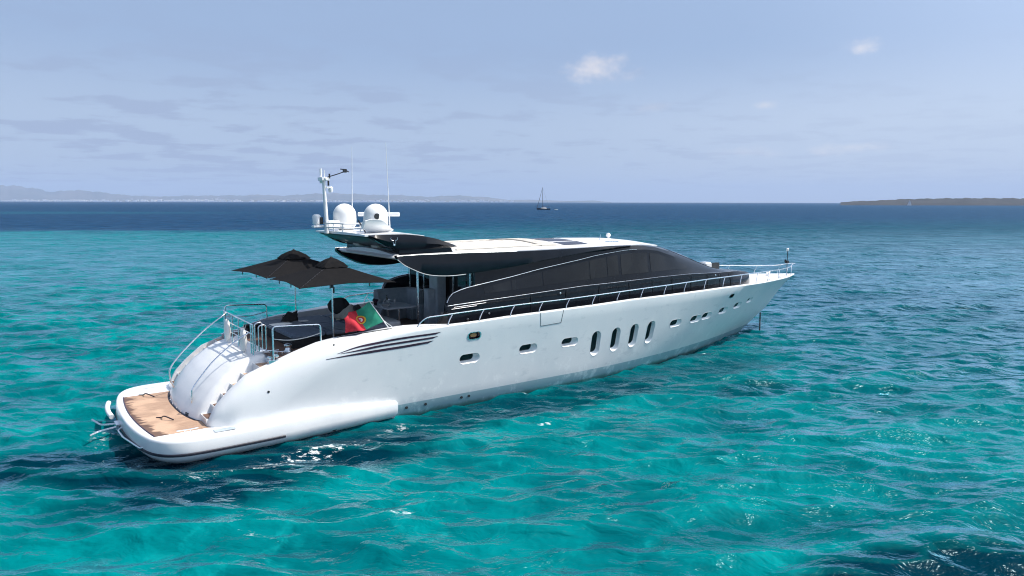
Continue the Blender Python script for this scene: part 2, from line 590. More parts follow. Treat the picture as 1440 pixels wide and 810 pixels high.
def sea_mat():
    m = bpy.data.materials.new('sea_water')
    m.use_nodes = True
    t = NT(m.node_tree)
    t.n.clear()
    pos = t.node('ShaderNodeNewGeometry', out=0)
    x, y, z = t.sep(pos)
    flat = t.comb(x, y, 0.0)
    warp = t.noise(flat, 0.9, 3, 0.6, out=1)
    wv = t.node('ShaderNodeVectorMath', {0: flat, 1: t.node('ShaderNodeVectorMath', {0: warp, 1: (1.6, 1.6, 0)}, operation='MULTIPLY')}, operation='ADD')
    wv = t.comb(t.sep(wv)[0], t.sep(wv)[1], 0.0)
    bend0 = flat
    big = t.noise(flat, 0.035, 3, 0.55)
    mid = t.noise(wv, 0.22, 4, 0.6)
    fine = t.noise(wv, 0.9, 4, 0.65)
    # water over bright sand, over thin weed, and over deep bottom
    crest = t.node('ShaderNodeAttribute', out=2, attribute_name='crest')
    sand = t.mix(t.ramp(mid, 0.36, 0.66), (0.0, 0.098, 0.114), (0.0, 0.176, 0.186))
    sand = t.mix(t.ramp(fine, 0.54, 0.76, 0.0, 0.55), sand, (0.004, 0.265, 0.270))  # caustic-like bright and dark mottling painted into the colour
    sand = t.mix(t.ramp(fine, 0.46, 0.28, 0.0, 0.45), sand, (0.0, 0.075, 0.092))
    teal = t.mix(t.ramp(big, 0.3, 0.7), (0.0, 0.036, 0.060), (0.0, 0.054, 0.078))
    # the shelf drops away slowly towards the right and the back
    shelf = t.m('ADD', t.m('ADD', t.m('MULTIPLY', y, 0.8), t.m('MULTIPLY', x, 1.15)), t.m('MULTIPLY', t.m('SUBTRACT', big, 0.5), 50.0))
    c = t.mix(t.m('MULTIPLY', t.ramp(shelf, 12.0, 68.0), 0.97), sand, teal)
    # far sand shoal on the left stays bright
    left = t.m('MULTIPLY', t.ramp(x, 25.0, -45.0), t.ramp(y, 45.0, 110.0))
    c = t.mix(t.m('MULTIPLY', left, 0.75), c, (0.0, 0.130, 0.155))
    deepc = t.mix(t.ramp(mid, 0.35, 0.65), (0.0, 0.016, 0.056), (0.0, 0.030, 0.086))
    # posidonia meadow and deep channel beyond the sand
    edge = t.m('ADD', t.m('ADD', t.m('SUBTRACT', y, t.m('MULTIPLY', t.m('MAXIMUM', x, -400.0), 0.16)), t.m('MULTIPLY', t.m('SUBTRACT', big, 0.5), 60.0)), t.m('MULTIPLY', t.m('SUBTRACT', mid, 0.5), 26.0))
    sharp = t.ramp(edge, 160.0, 195.0)
    soft = t.ramp(edge, 80.0, 330.0)
    c = t.mix(t.mix(t.ramp(x, -40.0, 25.0), sharp, soft), c, deepc)
    bar = t.ramp(t.m('ADD', ell(t, x, y, (-310, 430), (170, 60), 0.0), t.m('MULTIPLY', t.m('SUBTRACT', mid, 0.5), 1.2)), 1.1, 0.4)
    c = t.mix(t.m('MULTIPLY', bar, 0.55), c, (0.003, 0.070, 0.11))
    # weed beds, plus the yacht's shadow and hull reflection painted into the colour
    weed_shade_c = (0.0, 0.022, 0.038)
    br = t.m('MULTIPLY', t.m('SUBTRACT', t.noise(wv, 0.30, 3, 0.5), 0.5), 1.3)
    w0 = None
    for cen, rad, ang, amt in WEED_SHADE:
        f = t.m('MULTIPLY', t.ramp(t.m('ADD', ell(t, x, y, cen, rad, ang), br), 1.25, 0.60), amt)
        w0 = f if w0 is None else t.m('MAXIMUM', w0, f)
    c = t.mix(w0, c, weed_shade_c)
    # light through thin crests painted as lighter colour; streaks darkened by noise
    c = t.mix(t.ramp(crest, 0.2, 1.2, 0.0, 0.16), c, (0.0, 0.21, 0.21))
    streak = t.noise(t.mapping(bend0, scale=(0.8, 1.2, 1)), 0.28, 5, 0.65)
    c = t.mix(t.ramp(streak, 0.50, 0.28, 0.0, 0.40), c, t.mix(0.8, c, (0.0, 0.02, 0.04)))
    # ripple normals: sharp little crests over soft chop
    def ridged(vec, scale, detail):
        n_ = t.n.new('ShaderNodeTexNoise')
        n_.noise_type = 'RIDGED_MULTIFRACTAL'
        n_.normalize = True
        t.put(n_.inputs['Vector'], vec)
        n_.inputs['Scale'].default_value = scale
        n_.inputs['Detail'].default_value = detail
        n_.inputs['Roughness'].default_value = 0.55
        return n_.outputs[0]
    bend = t.node('ShaderNodeVectorMath', {0: flat, 1: t.node('ShaderNodeVectorMath', {0: t.noise(flat, 0.45, 2, 0.5, out=1), 1: (1.4, 1.4, 0)}, operation='MULTIPLY')}, operation='ADD')
    dist = t.m('SQRT', t.m('ADD', t.m('MULTIPLY', x, x), t.m('MULTIPLY', y, y)))
    b1 = t.n.new('ShaderNodeBump')
    b1.inputs['Strength'].default_value = 1.0
    b1.inputs['Distance'].default_value = 1.0
    h1 = t.m('MULTIPLY', t.noise(t.mapping(bend, scale=(0.7, 1.3, 1), rot=(0, 0, 0.25)), 2.2, 3, 0.55), 0.12)
    h2 = t.m('MULTIPLY', ridged(t.mapping(bend, scale=(0.55, 1.5, 1), rot=(0, 0, 0.15)), 1.25, 3.0), 0.15)
    h3 = t.m('MULTIPLY', ridged(t.mapping(bend, scale=(0.6, 1.4, 1), rot=(0, 0, -0.5)), 0.75, 3.0), 0.15)
    t.put(b1.inputs['Height'], t.m('ADD', h1, t.m('ADD', h2, h3)))
    # far chop (waves longer than the mesh can hold out there)
    b2 = t.n.new('ShaderNodeBump')
    b2.inputs['Distance'].default_value = 1.6
    t.put(b2.inputs['Strength'], t.ramp(dist, 45.0, 160.0, 0.0, 1.0))
    t.put(b2.inputs['Height'], t.noise(t.mapping(flat, scale=(0.6, 1.0, 1)), 0.33, 4, 0.62))
    t.l.new(b1.outputs[0], b2.inputs['Normal'])
    nrm = b2.outputs[0]
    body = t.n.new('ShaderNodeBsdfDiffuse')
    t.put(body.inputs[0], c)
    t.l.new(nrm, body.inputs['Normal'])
    view = t.node('ShaderNodeNewGeometry', out=4)
    cosv = t.node('ShaderNodeVectorMath', {0: view, 1: nrm}, operation='DOT_PRODUCT', out=1)
    gusts = t.noise(flat, 0.16, 5, 0.62)
    far_refl = t.ramp(y, 45.0, 210.0, 1.0, 0.27)  # reflection turned down with distance, set into the mix factor
    frc = t.m('MULTIPLY', t.m('MULTIPLY', t.ramp(cosv, 0.42, 0.09), far_refl), t.m('MULTIPLY', t.ramp(gusts, 0.30, 0.68, 0.70, 1.15), REFL_CAP))
    frc = t.m('ADD', frc, 0.003)
    gl = t.n.new('ShaderNodeBsdfGlossy')
    gl.inputs[0].default_value = (0.62, 0.88, 0.98, 1)
    gl.inputs['Roughness'].default_value = 0.19
    t.l.new(nrm, gl.inputs['Normal'])
    mx = t.n.new('ShaderNodeMixShader')
    t.put(mx.inputs[0], frc)
    t.l.new(body.outputs[0], mx.inputs[1])
    t.l.new(gl.outputs[0], mx.inputs[2])
    # churned foam along the hull
    lo = t.node('ShaderNodeVectorTransform', {0: pos}, vector_type='POINT')
    f0 = None
    fn = t.noise(t.mapping(flat, rot=(0, 0, 0.6), scale=(1, 2.0, 1)), 3.2, 6, 0.72)
    for cen, rad, ang, amt in FOAM:
        e = t.ramp(ell(t, x, y, cen, rad, ang), 1.0, 0.1)
        f = t.m('MULTIPLY', t.ramp(t.m('ADD', fn, t.m('MULTIPLY', e, 0.20)), 0.70, 0.80), t.m('MULTIPLY', t.ramp(e, 0.0, 0.25), amt))
        f0 = f if f0 is None else t.m('MAXIMUM', f0, f)
    fo = t.n.new('ShaderNodeBsdfDiffuse')
    fo.inputs[0].default_value = (0.75, 0.80, 0.82, 1)
    mx2 = t.n.new('ShaderNodeMixShader')
    t.put(mx2.inputs[0], f0)
    t.l.new(mx.outputs[0], mx2.inputs[1])
    t.l.new(fo.outputs[0], mx2.inputs[2])
    out = t.n.new('ShaderNodeOutputMaterial')
    t.l.new(mx2.outputs[0], out.inputs[0])
    return m


def W2(xb, yb):
    """boat (x forward, y starboard) -> world xy"""
    v = BOATM @ Vector((xb, -yb, 0))
    return (v.x, v.y)


HAZE = 6.0e-5
SLOPE = 0.28
REFL_CAP = 0.80
WEED_SHADE = [((-9.6, 18.0), (4.8, 1.9), 0.0, 1.0), (W2(3.0, 5.0), (5.5, 1.8), ROT, 1.0), (W2(11.5, 4.2), (9.0, 1.5), ROT, 0.82), (W2(21.0, 4.3), (3.5, 1.3), ROT, 0.55), ((8.6, 12.2), (5.0, 1.9), 0.22, 1.0), ((5.6, 14.4), (3.0, 0.9), 0.2, 0.5),  # stern and hullside patches: painted shadow and reflection; the others weed
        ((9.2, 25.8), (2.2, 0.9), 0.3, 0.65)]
FOAM = [(W2(4.2, 4.4), (3.0, 0.8), ROT, 0.85), (W2(2.0, 4.6), (4.0, 0.9), ROT, 0.5), (W2(23.2, 2.4), (0.9, 0.35), ROT, 0.8), (W2(7.0, 4.0), (2.5, 0.5), ROT, 0.4),
        ((-2.5, 15.3), (0.9, 0.3), 0.2, 0.5), (W2(-0.8, -0.4), (0.7, 1.6), ROT, 0.35), ((1.1, 21.6), (0.8, 0.2), 0.2, 0.6), ((-5.4, 14.3), (0.9, 0.25), -0.4, 0.5)]
sea()


# ================================================================== FAR LAND
def ray(px, py):
    u, v = (px - 720) / 1000, (py - 405) / 1000
    c, s_ = math.cos(0.0018), math.sin(0.0018)
    u, v = c * u + s_ * v, -s_ * u + c * v
    return (u, math.cos(PITCH) - v * math.sin(PITCH), -math.sin(PITCH) - v * math.cos(PITCH))


def land(name, prof, D, depth, m, rough, seed, n=260):
    """a range of hills: its crest line at real distance and height, slopes falling to the shore"""
    r = np.random.default_rng(seed)
    pxs = np.array([p[0] for p in prof], float)
    X = []
    Hh = []
    for px in np.linspace(pxs[0], pxs[-1], n):
        py = itp(px, pxs, [p[1] for p in prof])
        a = ray(px, py)
        k = (D + depth * 0.45) / a[1]
        X.append(a[0] * k)
        jag = 0.9 * math.sin(px * 0.21 + seed) + 0.7 * math.sin(px * 0.47 + 2 * seed) + 0.5 * math.sin(px * 0.93 + 3 * seed)
        Hh.append(max(0.5, (CAMH + a[2] * k) * (1 + 0.045 * jag)))
    X = np.array(X)
    Hh = np.array(Hh)
    nv = 16
    g = G()
    vs_ = []
    ph = r.uniform(0, 6.28, 14)
    kk = r.uniform(0.4, 5, 14) / depth * 3
    ax = r.uniform(0, 6.28, 14)
    for i in range(n):
        for j in range(nv + 1):
            t = j / nv
            yy = D + depth * t
            if t < 0.45:
                s = t / 0.45
                shape = s ** 0.75
            else:
                s = (1 - t) / 0.55
                shape = s ** 0.8
            nz = sum(math.sin(kk[q] * (X[i] * math.cos(ax[q]) + yy * math.sin(ax[q])) + ph[q]) for q in range(14)) / 14
            h = Hh[i] * shape * (1 + rough * nz * (1 - abs(shape - 0.5)) * 1.3) + 0.8 * (shape > 0)
            xx = X[i] * (yy / (D + depth * 0.45))
            vs_.append((xx, yy, h if 0 < j < nv else -0.6))
    fs = []
    for i in range(n - 1):
        for j in range(nv):
            a = i * (nv + 1) + j
            fs.append((a, a + 1, a + nv + 2, a + nv + 1))
    g.add(vs_, fs)
    o = build(name, g, m, smooth=180, local=False)
    return tag(o, kind='structure'), X, Hh


M['hills'] = mat('dry_hillside', (0.10, 0.10, 0.07), 0.95, fn=mottled((0.045, 0.06, 0.05), (0.11, 0.10, 0.08), 0.002, 6))
M['scrub'] = mat('scrub_island', (0.07, 0.07, 0.045), 0.95, fn=mottled((0.006, 0.011, 0.016), (0.022, 0.025, 0.028), 0.02, 6))
FARP = [(-220, 268), (-120, 264), (-40, 261), (0, 262), (25, 263), (45, 264.5), (60, 267), (72, 270), (97, 268), (125, 269.5), (178, 274), (230, 275.8), (264, 274), (305, 275), (347, 275.3), (362, 273),
        (400, 274.4), (440, 273), (470, 272), (500, 272.4), (530, 274.5), (560, 275), (600, 277), (640, 275.5), (660, 277.0), (690, 278.5), (718, 282.0), (735, 284.2)]
farh, FX, FH = land('hills', FARP, 15000, 3000, 'hills', 0.5, 3)
land('hills', [(640, 283.0), (700, 280.5), (760, 281.2), (800, 282.6), (835, 282.0), (860, 284.2)], 16500, 1200, 'hills', 0.4, 8, 60)
land('island', [(1182, 284.9), (1200, 283.0), (1235, 282.0), (1262, 280.7), (1300, 280.0), (1345, 279.3), (1390, 278.8), (1440, 279.2), (1500, 276.8), (1600, 278.6), (1700, 280.5)], 1900, 420, 'scrub', 0.35, 5, 200)

# white buildings strewn along the far shore: too many and too small to count
gt = G()
r_ = np.random.default_rng(5)
for i in range(900):
    px = r_.choice([r_.uniform(0, 140), r_.uniform(90, 330), r_.uniform(230, 300), r_.uniform(300, 720)])
    a = ray(px, 284)
    k = 14990 / a[1]
    s = r_.random() ** 2
    lift = r_.random() ** 3 * (60 if px < 60 or 235 < px < 300 else 22)
    xx = a[0] * k
    yy = 14980 + lift * 20 + r_.uniform(0, 20)
    wd = r_.uniform(20, 80)
    hh = r_.uniform(14, 38)
    gt.box(xx, xx + wd, yy, yy + 25, lift * 1.4, lift * 1.4 + hh)
M['town'] = mat('limewashed_walls', (0.85, 0.83, 0.80), 0.9)
tag(build('distant_town', gt, 'town', smooth=0, local=False), 'pale coastal town strung along the foot of the far hills', 'town', kind='stuff')

# ================================================================== MOTOR YACHT
yacht = bpy.data.objects.new('motor_yacht', None)
COL.objects.link(yacht)
yacht.matrix_world = BOATM
tag(yacht, 'long white motor yacht with black glossy superstructure lying at anchor', 'motor yacht')

SX = [1.5, 1.7, 2.1, 2.6, 3.0, 3.41, 4.0, 4.8, 5.3, 6.24, 7.0, 7.68, 8.4, 8.91, 10.15, 11.47, 13.69, 15.45, 17.38, 20.62, 23.6, 25.16, 26.7, 28.28, 29.9, 31.7, 33.92]
SZ = [0.72, 1.17, 1.58, 1.98, 2.13, 2.27, 2.48, 2.71, 2.77, 2.83, 2.88, 2.90, 2.89, 2.88, 2.91, 2.96, 3.0, 3.03, 3.08, 3.09, 3.09, 3.06, 3.03, 3.0, 2.97, 2.92, 2.88]
TIPX = 33.92


def zd(x):
    return itp(x, SX, SZ)


def yd(x):
    a = itp(x, [1.5, 1.6, 1.8, 2.2, 3.3, 5, 8, 14], [2.62, 2.80, 2.94, 3.05, 3.12, 3.2, 3.34, 3.45])
    u = min(1, max(0, (x - 14) / (TIPX - 14)))
    return a * (1 - u ** 3)


def y_in(x):
    return itp(x, [1.5, 5.5, 7.7, 8.3, 8.8, 9.2], [2.60, 2.60, 2.58, 2.70, 2.98, yd(9.2) - 0.14]) if x < 9.2 else max(0.0, yd(x) - 0.14)


def shoulder(x, yo, yi):
    return min(max(0.0, yo - yi), itp(x, [1.5, 4.5, 5.5, 6.5, 7.7, 9.0], [0.6, 0.6, 0.42, 0.26, 0.12, 0.06]))


def rz(x):
    return min(itp(x, [1.5, 3.0, 3.4, 4.0, 4.8, 5.6, 6.5, 7.7, 9.0], [0.06, 1.25, 1.25, 1.0, 0.75, 0.5, 0.3, 0.14, 0.05]), zd(x) - 0.66)


def deck_z(x):
    return itp(x, [3.4, 8, 11, 20, 26, 30, 33.9], [2.35, 2.35, 2.38, 2.62, 2.80, 2.87, 2.86])


KEEL = [(-0.9, 27.0), (0.0, 29.0), (0.4, 29.75), (0.58, 30.1), (1.15, 31.25), (1.75, 32.1), (2.33, 32.75), (2.88, 33.92)]


def stem_x(z):
    return itp(z, [k[0] for k in KEEL], [k[1] for k in KEEL])


def side_y(x, f):
    """half breadth at fraction f between the boot line (0) and the gunwale (1)"""
    z_ = lerp(0.4, 2.9, f)
    xs = lerp(29.75, TIPX, f) if f > 0.97 else stem_x(z_)
    u = min(1, max(0, (x - 14) / (xs - 14)))
    yb = itp(x, [1.5, 2.2, 3.3, 5, 8, 14], [2.7, 3.02, 3.05, 3.06, 3.07, 3.05])
    ya = itp(x, [1.5, 1.6, 1.8, 2.2, 3.3, 5, 8, 14], [2.62, 2.80, 2.94, 3.05, 3.12, 3.2, 3.34, 3.45])
    return lerp(yb, ya, f) * (1 - u ** lerp(1.9, 3.0, f))


def hull_surface(x, z):
    f = (z - 0.4) / max(0.1, (zd(x) - rz(x)) - 0.4)
    return side_y(x, min(1, max(0, f)))


def hull_mesh():
    ss = [1.5, 1.56, 1.64, 1.75, 1.9, 2.05, 2.2, 2.4, 2.6, 2.8, 3.0, 3.2, 3.385, 3.40, 3.6, 3.85, 4.1, 4.4, 4.7, 5.0, 5.3, 5.6, 5.9, 6.2, 6.5, 6.8, 7.1, 7.4, 7.7, 8.0, 8.4, 8.8, 9.1]
    ss += list(np.arange(9.6, 26, 0.6)) + list(np.arange(26, 33, 0.4)) + [33.2, 33.45, 33.65, 33.8, 33.88, 33.92]
    rings = []
    for X in ss:
        s = (X - 1.5) / (TIPX - 1.5)
        h = []
        for zz, fr_ in ((-0.9, 0.62), (-0.35, 0.90), (0.0, 0.965)):
            xs = stem_x(zz)
            x = 1.5 + s * (xs - 1.5)
            u = min(1, max(0, (x - 14) / (xs - 14)))
            yb = itp(x, [1.5, 2.2, 3.3, 14], [2.7, 3.02, 3.05, 3.05])
            h.append((x, yb * fr_ * (1 - u ** 1.8), zz))
        for f in (0, 0.12, 0.3, 0.48, 0.66, 0.84, 1.0):
            zt = 2.9
            xs = TIPX if f == 1 else stem_x(lerp(0.4, 2.88, f))
            x = 1.5 + s * (xs - 1.5)
            z = lerp(0.4, zd(x) - rz(x), f)
            y = side_y(x, f)
            if s > 0.999:
                y = 0
            h.append((x, y, z))
        x = X
        yo, yi, zt, r = side_y(x, 1.0), min(y_in(x), max(0, side_y(x, 1.0) - 0.005)), zd(x), rz(x)
        if X >= TIPX:
            yo = yi = 0
        for k in range(1, 8):
            a = k / 8 * math.pi / 2
            e = 0.85
            wy = shoulder(x, yo, yi)
            h.append((x, yo - wy * (1 - math.cos(a) ** e), zt - r + r * math.sin(a) ** e))
        h.append((x, yo - shoulder(x, yo, yi) - 0.001, zt))
        h.append((x, yi - 0.003 if yi > 0.01 else 0, zt))
        zi = 0.6 if x < 3.39 else deck_z(x)
        zi = min(zi, zt - 0.01)
        h.append((x, max(0, yi - 0.02), zi))
        ring = h + [(p[0], -p[1], p[2]) for p in h[::-1]]
        rings.append(ring)
    g = G()
    g.loft(rings)
    return build('hull', g, 'hull', yacht, smooth=28)


hull = hull_mesh()


def slot(cx, cz, lx, lz, d, tilt=0.0, inset=0.0):
    """rounded slot outline in the ship's side: (outer ring, inner ring)"""
    r = min(lx, lz) / 2
    pts = []
    n = 10
    ax, az = lx / 2 - r, lz / 2 - r
    for q, (sx, sz, a0) in enumerate(((1, 1, 0), (-1, 1, 90), (-1, -1, 180), (1, -1, 270))):
        for k in range(n + 1):
            a = R(a0 + 90 * k / n)
            pts.append((sx * ax + (r - inset) * math.cos(a), sz * az + (r - inset) * math.sin(a)))
    e = 0.15
    slopex = (hull_surface(cx + e, cz) - hull_surface(cx - e, cz)) / (2 * e)
    slopez = (hull_surface(cx, cz + e) - hull_surface(cx, cz - e)) / (2 * e)
    nrm = Vector((-slopex, 1, -slopez)).normalized()
    tx = Vector((1, slopex, 0)).normalized()
    tz = nrm.cross(tx) * -1
    if tz.z < 0:
        tz = -tz
    c = Vector((cx, hull_surface(cx, cz), cz))
    ct, st_ = math.cos(tilt), math.sin(tilt)

    def ring(depth, scale=1.0):
        return [c - nrm * depth + tx * (scale * (a * ct - b * st_)) + tz * (scale * (a * st_ + b * ct)) for a, b in pts]
    return ring


LONG = [(9.82, 1.63), (12.31, 1.67), (14.26, 1.69), (20.45, 1.76), (21.95, 1.78), (22.85, 1.82), (24.3, 1.90), (25.7, 2.00), (27.0, 2.12)]
TALL = [(15.62, 1.47), (16.70, 1.50), (17.75, 1.54), (18.78, 1.56)]
cut = G()
SL = []
for x, z in LONG:
    SL.append((x, z, 0.80 if x < 26 else 0.66, 0.34 if x < 26 else 0.27, 0.20 if x < 15 else 0.075, 0.02))
for x, z in TALL:
    SL.append((x, z, 0.47, 1.00, 0.14, 0.0))
EXTRA = [(9.95, 2.42, 0.50, 0.24, 0.12, 0.02), (24.55, 2.60, 0.40, 0.20, 0.14, 0.02)]
for sgn in (1, -1):
    for x, z, lx, lz, d, tl in SL + EXTRA:
        rf = slot(x, z, lx, lz, d, tl)
        a, b = rf(-0.3), rf(d + 0.08)
        cut.loft([[(p.x, p.y * sgn, p.z) for p in a], [(p.x, p.y * sgn, p.z) for p in b]])
cutter = build('cutter', cut, 'white', None, smooth=0)
cutter.parent = yacht
bpy.context.view_layer.update()
bmod = hull.modifiers.new('cut', 'BOOLEAN')
bmod.operation = 'DIFFERENCE'
bmod.solver = 'EXACT'
bmod.object = cutter
dg = bpy.context.evaluated_depsgraph_get()
nm = bpy.data.meshes.new_from_object(hull.evaluated_get(dg))
hull.modifiers.clear()
if len(nm.polygons) > 1000:
    hull.data = nm
    nm.name = 'hull'
    for p in nm.polygons:
        p.use_smooth = True
        p.material_index = 0
    nm.set_sharp_from_angle(angle=R(28))
bpy.data.objects.remove(cutter)

for sgn in (1, -1):
    fl = lambda L: [(p.x, p.y * sgn, p.z) for p in L]
    for x, z, lx, lz, d, tl in SL:
        tall = lz > lx
        rf = slot(x, z, lx, lz, d, tl)
        gx_, gz_ = (x - 0.03, z + 0.04) if tall else ((x - 0.06, z + 0.015) if x < 15 else (x - 0.11, z + 0.02))
        kx, kz = (0.78, 0.84) if tall else ((0.76, 0.76) if x < 15 else (0.66, 0.76))
        rg = slot(gx_, gz_, lx * kx, lz * kz, d, tl)
        g = G()
        g.loft([fl(rf(-0.004, 1.02)), fl(rf(0.004, 0.985)), fl([p.lerp(q, 0.5) for p, q in zip(rf(0.004, 0.97), rg(d, 1.05))]), fl(rg(d, 1.0)), fl(rg(d + 0.01, 0.9))], caps=False)
        pf = build('porthole', g, 'white', yacht, smooth=40)
        g = G()
        g.loft([fl(rg(d - 0.012, 1.03)), fl(rg(d + 0.02, 1.03))])
        build('gasket', g, 'dark', pf, smooth=40)
        ri = slot(gx_, gz_, lx * kx, lz * kz, d, tl, inset=0.028)
        g = G()
        g.loft([fl(ri(d - 0.018)), fl(ri(d - 0.002))])
        build('pane', g, 'port_glass', pf, smooth=40)
    # side light and fairlead
    for i, (x, z, lx, lz, d, tl) in enumerate(EXTRA):
        rf = slot(x, z, lx, lz, d, tl)
        g = G()
        o_, i_ = rf(-0.014, 1.12), rf(-0.014, 0.96)
        o2, i2 = rf(0.03, 1.12), rf(0.03, 0.96)
        n_ = len(o_)
        for k in range(n_):
            q = (k + 1) % n_
            g.add(fl([o_[k], o_[q], i_[q], i_[k], o2[k], o2[q], i2[q], i2[k]]), [(0, 1, 2, 3), (0, 4, 5, 1), (3, 2, 6, 7)])
        fr = build('side_light' if i == 0 else 'fairlead', g, 'chrome', yacht, smooth=50)
        g = G()
        g.loft([fl(rf(d - 0.01, 0.98)), fl(rf(d + 0.02, 0.98))])
        build('backing', g, 'purple' if i == 0 else 'dark', fr, smooth=40)
        if i == 0:
            g = G()
            g.loft([fl(rf(d - 0.07, 0.5)), fl(rf(d, 0.5))])
            build('lens', g, 'amber', fr, smooth=40)

# three long slanted air vents along each quarter, following the ship's side
VENT = [([(5.15, 2.37), (5.75, 2.50), (6.4, 2.565), (7.17, 2.62), (8.55, 2.655)], 0.032),
        ([(5.25, 2.36), (6.0, 2.415), (6.67, 2.465), (8.45, 2.525)], 0.032),
        ([(4.80, 2.24), (5.6, 2.285), (6.43, 2.315), (7.4, 2.345), (8.28, 2.39)], 0.038)]


def outer_y(x, z):
    """outside of the hull including the rounded shoulder of the quarter"""
    yo, yi, zt, r = side_y(x, 1.0), y_in(x), zd(x), rz(x)
    if z <= zt - r:
        return hull_surface(x, z)
    a = min(1, (z - (zt - r)) / r) ** (1 / 0.85)
    ca = math.sqrt(max(0, 1 - a * a)) ** 0.85
    wy = shoulder(x, yo, yi)
    return yo - wy * (1 - ca)


for sgn in (1, -1):
    for pts, th in VENT:
        P = spl([(a, 0, b) for a, b in pts], 8)
        g = G()
        rings = []
        N = len(P)
        for i, p in enumerate(P):
            t = i / (N - 1)
            h = th * min(1, 0.10 + t * 2.2) * (1 if t < 0.99 else 1)
            ring = []
            for dz_, out in ((-h, 0.006), (h, 0.006), (h, -0.03), (-h, -0.03)):
                xx = p.x + (0.10 * dz_ / th if t > 0.9 else 0)
                ring.append((xx, sgn * (outer_y(xx, p.z + dz_) + out), p.z + dz_))
            rings.append(ring)
        g.loft(rings)
        build('air_vent', g, 'purple', yacht, smooth=30)

# boarding gate cut into the bulwark: a thin dark seam
for sgn in (1, -1):
    g = G()
    for (xa, za, xb, zb) in ((12.72, 2.96, 12.78, 2.46), (12.78, 2.46, 13.72, 2.50), (13.72, 2.50, 13.78, 2.98)):
        n_ = 8
        P = [(lerp(xa, xb, k / n_), lerp(za, zb, k / n_)) for k in range(n_ + 1)]
        g.tube([(x, sgn * (hull_surface(x, z) + 0.0), z) for x, z in P], 0.010, 5)
    build('boarding_gate_seam', g, 'dark', yacht)

# ------------------------------------------------------------------ bathing platform
HALF = [(-0.30, 0), (-0.28, 0.9), (-0.20, 1.8), (-0.06, 2.55), (0.10, 2.98), (0.34, 3.28), (0.70, 3.47), (1.2, 3.54), (2.2, 3.54), (3.4, 3.50), (4.3, 3.41), (5.7, 3.30), (7.0, 3.20), (7.12, 3.19), (7.14, 3.0)]
H2 = spl([(x, y, 0) for x, y in HALF[:-2]], 5) + [Vector((7.12, 3.19, 0)), Vector((7.135, 3.0, 0))]
OUT = [(p.x, p.y) for p in H2] + [(p.x, -p.y) for p in H2[:0:-1]]


def inset_ring(dist, zfun):
    n = len(OUT)
    ring = []
    for i in range(n):
        a, b, c = Vector(OUT[i - 1]), Vector(OUT[i]), Vector(OUT[(i + 1) % n])
        d = (c - a)
        d.normalize()
        nn = Vector((d.y, -d.x))
        if nn.dot(b - Vector((3.0, 0))) < 0:
            nn = -nn
        q = b - nn * dist
        if q.x > 7.135:
            q.x = 7.135
        ring.append((q.x, q.y, zfun(b.x)))
    return ring


zt_ = lambda x: itp(x, [0, 2.6, 3.6, 4.35, 5.7, 7.15], [0.66, 0.66, 0.70, 0.72, 0.66, 0.57])
rings = [inset_ring(0.7, lambda x: -0.5), inset_ring(0.45, lambda x: -0.12), inset_ring(0.13, lambda x: 0.04), inset_ring(0.012, lambda x: 0.19),
         inset_ring(0.0, lambda x: 0.34), inset_ring(0.004, lambda x: zt_(x) - 0.09), inset_ring(0.018, lambda x: zt_(x) - 0.035), inset_ring(0.05, lambda x: zt_(x) - 0.007), inset_ring(0.09, lambda x: zt_(x))]
g = G()
g.loft(rings, caps=False)
nO = len(OUT)
base_ = (len(rings) - 1) * nO
for i in range(nO // 2):
    a_, b_ = i, i + 1
    c_, d_ = (nO - b_) % nO, (nO - a_) % nO
    f_ = []
    for k in (a_, b_, c_, d_):
        if base_ + k not in f_:
            f_.append(base_ + k)
    if len(f_) > 2:
        g.f.append(tuple(f_))
        g.mi.append(0)
platform = build('bathing_platform', g, 'white', yacht, smooth=40)
# navy rubbing strake
g = G()
n = len(OUT)
sel = [i for i in range(n) if OUT[i][0] < 3.56]
order = sorted(sel, key=lambda i: math.atan2(OUT[i][1], 1.8 - OUT[i][0]))
prs = []
a0, a1, a2 = inset_ring(0.012, lambda x: 0.205), inset_ring(-0.022, lambda x: 0.250), inset_ring(0.012, lambda x: 0.295)
for i in order:
    prs.append([a0[i], (a1[i][0], a1[i][1], 0.228), (a1[i][0], a1[i][1], 0.272), a2[i]])
g.loft(prs)
build('rub_rail', g, 'rubber', platform, smooth=40)
# teak, notched around the garage door
g = G()
ay = [(-2.05 + 4.80 * k / 24) for k in range(25)]
aft = [(0.02 + 0.030 * y * y - 0.02, y) for y in ay]
fwd = [(1.33 + (0.0 if abs(y) > 1.9 else -0.02), y) for y in ay]
vs_, fs = [], []
for (x0, y), (x1, _) in zip(aft, fwd):
    vs_ += [(x0 - 0.06, y, 0.670), (x1 + 0.35, y, 0.670)]
for k in range(24):
    fs.append((2 * k, 2 * k + 1, 2 * k + 3, 2 * k + 2))
g.add(vs_, fs)
build('teak_decking', g, 'teak', platform, solid=0.006, smooth=0)
g = G()
g.tube([(aft[k][0] - 0.07, aft[k][1], 0.668) for k in range(25)], 0.018, 6)
build('teak_margin', g, 'purple', platform)


def cleat(parent, x, y, z, ang, L=0.34):
    g = G()
    ca, sa = math.cos(ang), math.sin(ang)
    P = [(-L / 2, 0, 0.085), (-L / 4, 0, 0.078), (0, 0, 0.075), (L / 4, 0, 0.078), (L / 2, 0, 0.085)]
    g.tube([(x + a * ca, y + a * sa, z + c) for a, b, c in P], 0.016, 6)
    for k in (-0.07, 0.07):
        g.tube([(x + k * ca, y + k * sa, z - 0.01), (x + k * ca, y + k * sa, z + 0.075)], 0.015, 6)
    return build('cleat', g, 'chrome', parent)


